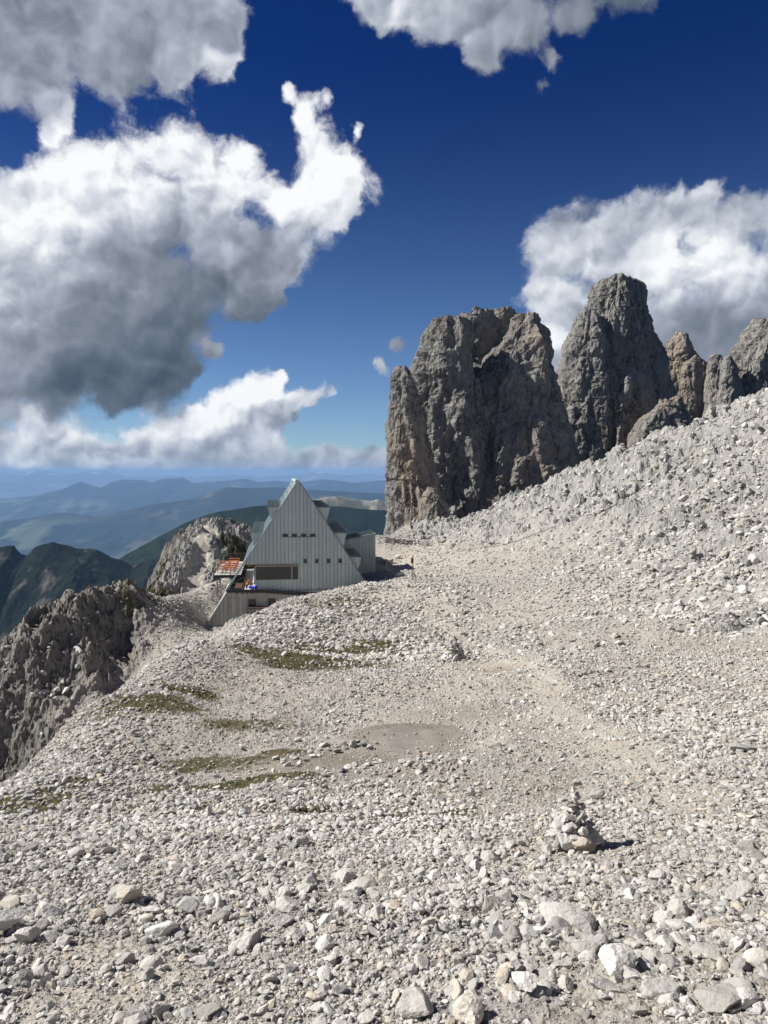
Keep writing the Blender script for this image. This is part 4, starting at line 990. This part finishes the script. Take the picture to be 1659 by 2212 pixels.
# roof slopes
def slab(p, q, th, d0, d1, out=1):
    """a plate on the line p-q in the facade plane, thickness th outward"""
    dx, dz = q[0] - p[0], q[1] - p[1]; l = math.hypot(dx, dz); nx, nz = -dz / l * out * th, dx / l * out * th
    pts = [p, q, (q[0] + nx, q[1] + nz), (p[0] + nx, p[1] + nz)]
    if out < 0: pts = pts[::-1]
    return pts
rl = MB().prism(slab((LO[0] - .02, LO[1]), (APX[0], APX[1] + .05), .18, 0, 0)[::1], -.10, LEN + .1)
for k in range(1, 45): 
    y = k * .44; p, q = slab(LO, APX, .18, 0, 0)[3], slab(LO, APX, .18, 0, 0)[2]; rl.bar((p[0], y, p[1]), (q[0], y, q[1]), .03, .07)
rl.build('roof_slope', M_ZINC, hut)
RBx = hf(1500, 1060)
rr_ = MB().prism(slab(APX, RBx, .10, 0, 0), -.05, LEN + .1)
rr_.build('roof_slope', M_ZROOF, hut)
rc = MB().prism([hf(838, 112), hf(874, 112), hf(872, 98), hf(862, 84), hf(842, 84), hf(833, 98)], -.16, LEN + .2); rc.build('ridge_cap', M_ZINC, hut)
# stepped bays along both slopes
def bay(pts, dep0, dep1, nridge):
    q = [hf(*p, dep0) for p in pts]; b = MB().prism(q[::-1] if _area(q) < 0 else q, dep0, dep1); o = b.build('roof_bay', M_ZINC, hut)
    zt = max(z for x, z in q); xs = [x for x, z in q if z > zt - .2]; x0, x1 = min(xs), max(xs)
    t = MB().box(x0 - .06, x1 + .06, dep0 - .06, dep1, zt + .003, zt + .06)
    for k in range(nridge):
        y = dep0 + .5 + (dep1 - dep0 - .6) * k / (nridge - 1)
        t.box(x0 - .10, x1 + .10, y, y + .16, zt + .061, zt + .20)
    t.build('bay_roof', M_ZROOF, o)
    return x0, x1, zt
def _area(q): return sum(q[i][0] * q[(i+1) % len(q)][1] - q[(i+1) % len(q)][0] * q[i][1] for i in range(len(q)))
b1 = bay([(597,325),(735,325),(735,420),(628,440)], .25, 17.5, 9)
b2 = bay([(450,550),(590,548),(590,640),(482,668)], .25, 17.5, 10)
b3 = bay([(1000,325),(1135,325),(1105,440),(1000,420)], .25, 17.5, 9)
b4 = bay([(1130,545),(1278,545),(1247,660),(1130,640)], .25, 15.5, 10)
b5 = bay([(1270,752),(1403,752),(1380,850),(1270,840)], .25, 8.0, 5)
for (cx, cy, h, dep) in ((597,325,.55,.4),(1133,325,.5,.4),(451,550,.7,.4),(1276,545,.6,.4),(512,448,.6,12),(1160,443,.6,12)):
    x, z = hf(cx, cy, dep); MB().tube([(x, dep, z - .1), (x, dep, z + h)], .02, 5).build('lightning_rod', M_STEEL, hut)
# windows
def window(rc_, dep, fw, mat_f=M_FRAME, name='window'):
    x0, x1, z0, z1 = rc_; f = MB()
    f.box(x0 - fw, x1 + fw, dep - .07, dep + .02, z1, z1 + fw); f.box(x0 - fw, x1 + fw, dep - .09, dep + .02, z0 - fw, z0)
    f.box(x0 - fw, x0, dep - .07, dep + .02, z0, z1); f.box(x1, x1 + fw, dep - .07, dep + .02, z0, z1)
    o = f.build(name, mat_f, hut); MB().box(x0, x1, dep - .02, dep + .015, z0, z1).build('pane', M_GLASS, o); return o
for r_ in WIN_T + WIN_S: window(r_, 0, .035)
a = hf(720, 580); b = hf(1016, 577); MB().box(a[0], b[0], -.16, .01, a[1] - .03, a[1] + .03).build('window_ledge', M_ZROOF, hut)
x0, x1, z0, z1 = BIGW
wf = window(BIGW, 0, .07)
xm = hf(806, 900)[0]; wm = MB().box(xm - .05, xm + .05, -.075, .02, z0, z1); wm.build('mullion', M_FRAME, wf)
a = hf(490, 827); b = hf(862, 813); MB().box(a[0], b[0], -.14, .01, a[1] + .02, b[1] + .02).build('wooden_lintel', M_WOOD, hut)
a = hf(398, 828, .5); b = hf(489, 816, .5); MB().box(a[0] + .3, b[0], .5, LEN - .5, b[1] - .22, b[1] - .02).build('wooden_soffit', M_WOOD, hut)
# glazed side wall along the terrace
gw = MB()
gx = LB[0] - .05
for k in range(8):
    y = .05 + k * 2.4; gw.box(gx - .05, gx + .04, y, y + .10, LB[1] + .9, LBt[1] - .2)
gw.box(gx - .05, gx + .04, .05, 17, LB[1] + .85, LB[1] + .95); gwo = gw.build('side_window_wall', M_FRAME, hut)
MB().box(gx - .012, gx + .03, .16, 16.8, LB[1] + .96, LBt[1] - .25).build('pane', M_GLASS, gwo)
# lower storey with the sloping left end
LD = -.32
l0 = hf(60, 1345, LD); l1 = hf(245, 1052, LD); l2 = hf(1440, 1052, LD); l3 = (l2[0], -2.0)
lw = MB().prism([(l0[0] - 1.2, l0[1] - 1.9), (l3[0], l0[1] - 1.9), (l2[0], l1[1]), l1], LD, LEN)
WL = [rect(434,1112,495,1171,LD), rect(604,1106,667,1165,LD)]; DR = rect(268,1102,335,1258,LD)
ledge_ = lerp_line(l0, l1); seams(lw, l0[0] - .5, hf(900,1100,LD)[0], lambda x: min(ledge_(x), l1[1]) - .02, lambda x: -1.8, LD, WL + [DR], pr=.028)
lw.build('lower_wall', M_ZLOW, hut)
for r_ in WL: window(r_, LD, .045, M_STEEL)
x0, x1, z0, z1 = DR; d = MB().box(x0, x1, LD - .03, LD + .01, z0, z1); d.box((x0 + x1) / 2 - .01, (x0 + x1) / 2 + .01, LD - .05, LD - .02, z0, z1)
do = d.build('door', M_ZLOW, hut); MB().box(x0 + .06, x0 + .10, LD - .09, LD - .03, z0 + .95, z0 + 1.12).build('handle', M_DARK, do)
f = MB().box(x0 - .05, x0, LD - .04, LD + .01, z0, z1 + .05).box(x1, x1 + .05, LD - .04, LD + .01, z0, z1 + .05).box(x0, x1, LD - .04, LD + .01, z1, z1 + .05); f.build('door_frame', M_ZROOF, hut)
# eaves beam above the lower storey and its brackets
a = hf(248, 1032, -.6); b = hf(248, 1056, -.6); c = hf(560, 1030, -.6); e = hf(560, 1058, -.6); g_ = hf(1010, 1060, -.6); h_ = hf(1010, 1092, -.6)
MB().prism([b, e, h_, g_, c, a], -.62, -.33).build('eaves_beam', M_DARK, hut)
for cx in (338, 380, 424, 470):
    p = hf(cx, 1062, -.6); MB().bar((p[0] + .06, -.5, p[1] + .16), (p[0] - .08, -.55, p[1] - .08), .09).build('bracket', M_DARK, hut)
# sloping parapet of the side terrace, continuing the left roof line
lp = lambda t: (l1[0] + (LO[0] - l1[0]) * t, l1[1] + (LO[1] - l1[1]) * t)
par = slab(l1, lp(.24), .22, 0, 0); MB().prism(par, -.25, LEN - 1).build('parapet', M_ZINC, hut)
par = slab(lp(.24), LO, .20, 0, 0); MB().prism(par, -.20, .05).build('edge_rafter', M_ZINC, hut)
zf = l1[1] + .05
# terrace floor: pale boards with a painted shadow strip, brown boarding along the parapet
xa = l1[0] + .15; xb = LB[0] - .1; w_ = xb - xa
fl = MB(); k = 0; y = -.30
while y < 17:
    fl.box(xa + 1.0, xb, y, y + 1.15, zf, zf + .06); y += 1.18
fl.build('terrace_floor', M_WHITE, hut)
MB().box(xa + .1, xa + .98, -.30, 17, zf, zf + .05).build('floor_shadow_strip', M_GREYB, hut)
bb = MB()
for k in range(5): bb.bar((xa + .60 + k * .19, -.2, zf + .30), (xa + .60 + k * .19, 16.5, zf + .30), .17, .05)
for k in range(8): bb.box(xa + .62, xa + .70, -.1 + k * 2.2, k * 2.2, zf + .06, zf + .28); bb.box(xa + 1.28, xa + 1.36, -.1 + k * 2.2, k * 2.2, zf + .06, zf + .28)
bb.build('wall_bench', M_BROWN, hut)
rl_ = MB()
for z_ in (.45, .95): rl_.tube([(xa + .2, -.35, zf + z_), (xb, -.35, zf + z_)], .014, 5)
for t in (0, .5, 1): rl_.tube([(xa + .2 + (xb - xa - .2) * t, -.35, zf), (xa + .2 + (xb - xa - .2) * t, -.35, zf + 1.0)], .018, 5)
rl_.build('railing', M_STEEL, hut)

def to_world(x, y, z): v = HP0 + HX * x + HY * y; return (float(v[0]), float(v[1]), float(ZB + z))
# storage box by the lower wall
sb_p = hf(500, 1245, -1.0)
sb = empty('storage_box', to_world(sb_p[0], -1.0, sb_p[1] - .3), HA); tag(sb, 'weathered wooden storage box against the lower wall beneath the window', 'box')
m_ = MB().box(-.8, .9, -.4, .4, 0, 1.05)
for k in range(9): m_.box(-.79 + k * .19, -.63 + k * .19, -.43, -.40, .03, 1.0)
m_.build('box_body', simple('weathered_wood', (0.30, 0.29, 0.27), .8, var=.4, scale=5), sb); MB().box(-.9, 1.9, -.5, .45, 1.05, 1.14).build('lid', M_BROWN, sb)

# annex behind on the right
AD = 8.0
an0 = hf(1180, 640, AD); an = empty('annex', to_world(an0[0], AD, 0), HA); tag(an, 'low zinc-clad annex with a rising roof behind the right side of the hut', 'building')
def al(cx, cy): q = hf(cx, cy, AD); return (q[0] - an0[0], q[1])
A0 = al(1150, 632); A1 = al(1525, 551); A2 = al(1525, 900); A3 = al(1150, 900)
aw = MB().prism([(A3[0], A3[1] - 2.0), (A2[0], A2[1] - 2.0), A1, A0], 0, 5.6)
lt2 = lerp_line(A0, A1); k = 0; x = A0[0] + .2
while x < A1[0] - .05: aw.box(x, x + .022, -.035, .005, A3[1] - 1.9, lt2(x) - .02); x += .40
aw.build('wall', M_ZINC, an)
ar = MB().prism([(A0[0], A0[1] + .004), (A1[0] + .06, A1[1] + .004), (A1[0] + .06, A1[1] + .09), (A0[0], A0[1] + .09)], -.08, 5.75)
for k in range(1, 12): ar.bar((A0[0], k * .47, A0[1] + .11), (A1[0], k * .47, A1[1] + .11), .03, .05)
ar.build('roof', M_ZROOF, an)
MB().tube([(A1[0] - .1, 5.4, A1[1]), (A1[0] - .1, 5.4, A1[1] + .6)], .02, 5).build('lightning_rod', M_STEEL, an)

# raised terrace at the left
TZ = -11.9 - ZB
TW_ = to_world(-7.2, 3.0, TZ)
tl = P(461.8, 1245, 88); xw0 = float((tl - HP0) @ HX); tr = P(520, 1245, 88); xw1 = float((tr - HP0) @ HX) ; y0 = float((tl - HP0) @ HY); y1 = y0 + 13.5
ter = empty('raised_terrace', to_world(xw0, y0, TZ), HA); tag(ter, 'raised steel terrace with wire railing left of the hut, standing on posts', 'terrace')
W_ = xw1 - xw0
tf = MB(); k = 0; y = 0
while y < y1 - y0: tf.box(0, W_, y, y + .40, -.05, 0); y += .55
tf.build('deck_boards', M_WHITE, ter)
MB().box(0, W_, .0, y1 - y0, -.10, -.055).build('deck_underlay', M_GREYB, ter)
MB().box(-.05, W_, -.08, 0, -.32, .02).box(-.08, 0, -.08, y1 - y0, -.32, .02).box(0, W_, y1 - y0, y1 - y0 + .08, -.3, .02).build('edge_beam', M_DARK, ter)
rt_ = MB()
for k in range(4):
    z_ = .28 + k * .27; rt_.tube([(W_ * .62, 0, z_), (0, 0, z_), (0, y1 - y0, z_), (W_, y1 - y0, z_)], .022 if k == 3 else .012, 5)
rt_.build('railing', M_STEEL, ter)
for (x, y) in [(0, 0), (W_ * .31, 0), (W_ * .62, 0)] + [(0, (y1 - y0) * t) for t in (.2, .4, .6, .8, 1)] + [(W_ * .5, y1 - y0), (W_, y1 - y0)]:
    MB().box(x - .03, x + .03, y - .03, y + .03, 0, 1.12).build('rail_post', M_DARK, ter)
for (x, y) in ((.35, .2), (.35, 5.0), (.35, 9.5)):
    MB().box(x - .07, x + .07, y - .07, y + .07, -3.6, -.1).build('post', M_STEEL, ter)
MB().bar((.35, .2, -2.0), (W_ + .3, .2, -.3), .12).build('brace', M_STEEL, ter)
def terr(x, y, z=0): v = to_world(xw0 + x, y0 + y, TZ + z); return v
# picnic tables
def picnic():
    t = empty('picnic_table'); MB().box(-.85, .85, -.30, .30, .70, .75).build('tabletop', M_ORANGE, t, bevel=.008)
    for s in (-1, 1):
        MB().box(-.85, .85, s * .62 - .13, s * .62 + .13, .42, .46).build('seat', M_ORANGE, t, bevel=.008)
    for x in (-.62, .62):
        MB().bar((x, -.12, .70), (x, -.40, 0), .07).bar((x, .12, .70), (x, .40, 0), .07).bar((x, -.70, .40), (x, .70, .40), .06).build('leg', M_ORANGE, t)
    return t
proto = picnic()
def copy_tree(o, parent=None):
    c = o.copy(); C.objects.link(c)
    if parent: c.parent = parent
    for ch in list(o.children): copy_tree(ch, c)
    return c
spots = [(1.75, 1.6, 'nearest the front rail in the right row'), (1.78, 3.7, 'second from the front in the right row'), (1.8, 5.8, 'third from the front in the right row'), (1.8, 8.0, 'fourth from the front in the right row'), (1.8, 10.4, 'farthest back in the right row'),
         (.62, 2.3, 'nearest the front rail in the left row'), (.62, 4.9, 'in the middle of the left row'), (.62, 7.6, 'farthest back in the left row')]
for i, (x, y, wh) in enumerate(spots):
    o = proto if i == 0 else copy_tree(proto)
    o.location = terr(x, y); o.rotation_euler = (0, 0, HA)
    o.scale = (.55 if x < 1 else .8, .8, 1)
    tag(o, 'orange picnic table on the raised terrace, ' + wh, 'picnic table', 'orange picnic tables on the raised terrace')
# two long benches on the side terrace
def bench(x, y, lab):
    b = empty('bench', to_world(x, y, zf + .06), HA); tag(b, lab, 'bench')
    MB().box(-.14, .14, -1.0, 1.0, .42, .47).build('seat', M_ORANGE, b, bevel=.006)
    for s in (-.8, .8): MB().box(-.11, .11, s - .03, s + .03, 0, .42).build('leg', M_DARK, b)
bench(xa + 1.95, 2.2, 'orange bench on the side terrace nearer the front edge'); bench(xa + 1.95, 4.6, 'orange bench on the side terrace behind the nearer one')
# blue bundle
def bundle():
    V, Fc = ICO[3]; Vs = []; Fs = []; n = 0
    for (x, y, z, s) in ((-.26, 0, .36, .17), (.02, 0, .30, .17), (.30, .05, .34, .18), (.0, -.12, .12, .15)):
        W = V * s * [1.1, 1, .95]; W = W + V * (fbm(W * 9, 3) * .05)[:, None] + [x, y, z]; Vs.append(W); Fs.append(Fc + n); n += len(V)
    p = hf(468, 1004, -.2); q = to_world(p[0], -.12, zf + .06)
    tag(mesh_np('cloth_bundle', np.concatenate(Vs), np.concatenate(Fs), M_BLUE, smooth=True, loc=q), 'bright blue bundle lying at the front edge of the side terrace', 'bundle')
bundle()

# signpost
sp = empty('signpost', (float(cp_[0]), float(cp_[1]), float(cp_[2]))); tag(sp, 'weathered wooden signpost standing in a stone pile beside the path', 'signpost')
pm_ = simple('weathered_post', (0.22, 0.15, 0.10), .8, var=.3)
MB().box(-.05, .05, -.05, .05, 0, 2.3).build('post', pm_, sp)
MB().box(-.20, -.052, -.30, .42, 1.45, 1.98).build('sign_board', simple('sign_board_wood', (0.12, 0.075, 0.045), .7, var=.3), sp)

# dry stone retaining wall above the saddle
dw_ = empty('dry_stone_wall'); wp = [hit(832 + t * 92, 1172 + t * 8) for t in np.linspace(0, 1, 40)]; dw_.location = tuple(wp[20])
tag(dw_, 'low dry stone wall crossing the saddle in front of the rock towers', 'wall')
Vs = []; Fs = []; n = 0; r_ = np.random.RandomState(4)
for p in wp:
    for k in range(3):
        V, Fc = rock_proto(2, int(r_.randint(1, 99999)), planes=12); s = r_.uniform(.38, .6)
        Vs.append(V * s * .6 + p - wp[20] + [r_.uniform(-.1, .1), r_.uniform(-.1, .1), .1 + k * .32]); Fs.append(Fc + n); n += len(V)
mesh_np('stonework', np.concatenate(Vs), np.concatenate(Fs), M_STONE, parent=dw_, attrs=dict(tone=r_.rand(n)))

# cable lift station behind the ridge
Yl = 121.0
def lw_(px, py): return P(px, py, Yl)
lo = lw_(1110, 1078); ls = empty('cable_lift_station', tuple(lo)); tag(ls, 'small grey steel cable lift station half hidden behind the pale ridge', 'lift station')
def lb(px0, py0, px1, py1, d0, d1, name, mat):
    a = lw_(px0, py1) - lo; b = lw_(px1, py0) - lo; return MB().box(a[0], b[0], d0, d1, a[2], b[2]).build(name, mat, ls, bevel=.03)
lb(1090, 1074, 1124, 1100, -1.2, 1.6, 'platform', M_DARK); lb(1106, 1063.5, 1114.5, 1073.8, -.6, .8, 'cabin', M_STEEL); lb(1121, 1063, 1129.5, 1070, -.4, .8, 'counterweight', M_STEEL)
a = lw_(1118.5, 1073) - lo; b = lw_(1118.5, 1059.5) - lo; c = lw_(1114.5, 1060.5) - lo
MB().bar(a, b, .22).bar(b, c, .22).bar(a, lw_(1115, 1073) - lo, .18).build('crane_arm', M_FRAME, ls)
MB().tube([lw_(1104.3, 1060) - lo, lw_(1083, 1099) - lo], .11, 8).build('support_pole', M_FRAME, ls)
MB().tube([lw_(1087.3, 1074.4) - lo, lw_(1087, 1081) - lo, lw_(1084, 1095) - lo], .08, 8).build('strut', M_FRAME, ls)

# cables lying on the slope
def cable(pts, r, label, lift=.10):
    pts = np.array(pts, float); d = np.concatenate([[0], np.cumsum(np.hypot(*np.diff(pts, axis=0).T))]); t = np.linspace(0, d[-1], 46)
    q = [hit(a, b) + [0, -.05, lift] for a, b in zip(np.interp(t, d, pts[:, 0]), np.interp(t, d, pts[:, 1]))]
    q = np.array(q)
    for _ in range(3): q[1:-1] = (q[:-2] + q[1:-1] * 2 + q[2:]) / 4
    g_ = height(q[:, 0], q[:, 1]) + .04; q[:, 2] = np.maximum(q[:, 2], g_)
    o = MB().tube([tuple(v) for v in q], r, 6).build('cable', M_DARK); tag(o, label, 'cable')
cable([(1740,860),(1659,891),(1605,913),(1534,954),(1469,1006),(1392,1052),(1316,1101),(1275,1118),(1234,1120)], .034, 'dark cable running down the pale ridge at the upper right')
cable([(1202,1137),(1133,1164),(1096,1177),(1043,1185),(1006,1190),(987,1193)], .03, 'dark cable lying across the lower part of the right-hand slope')
cable([(965,1207),(948,1216),(927,1222),(916,1217)], .035, 'short dark cable end curling near the signpost')
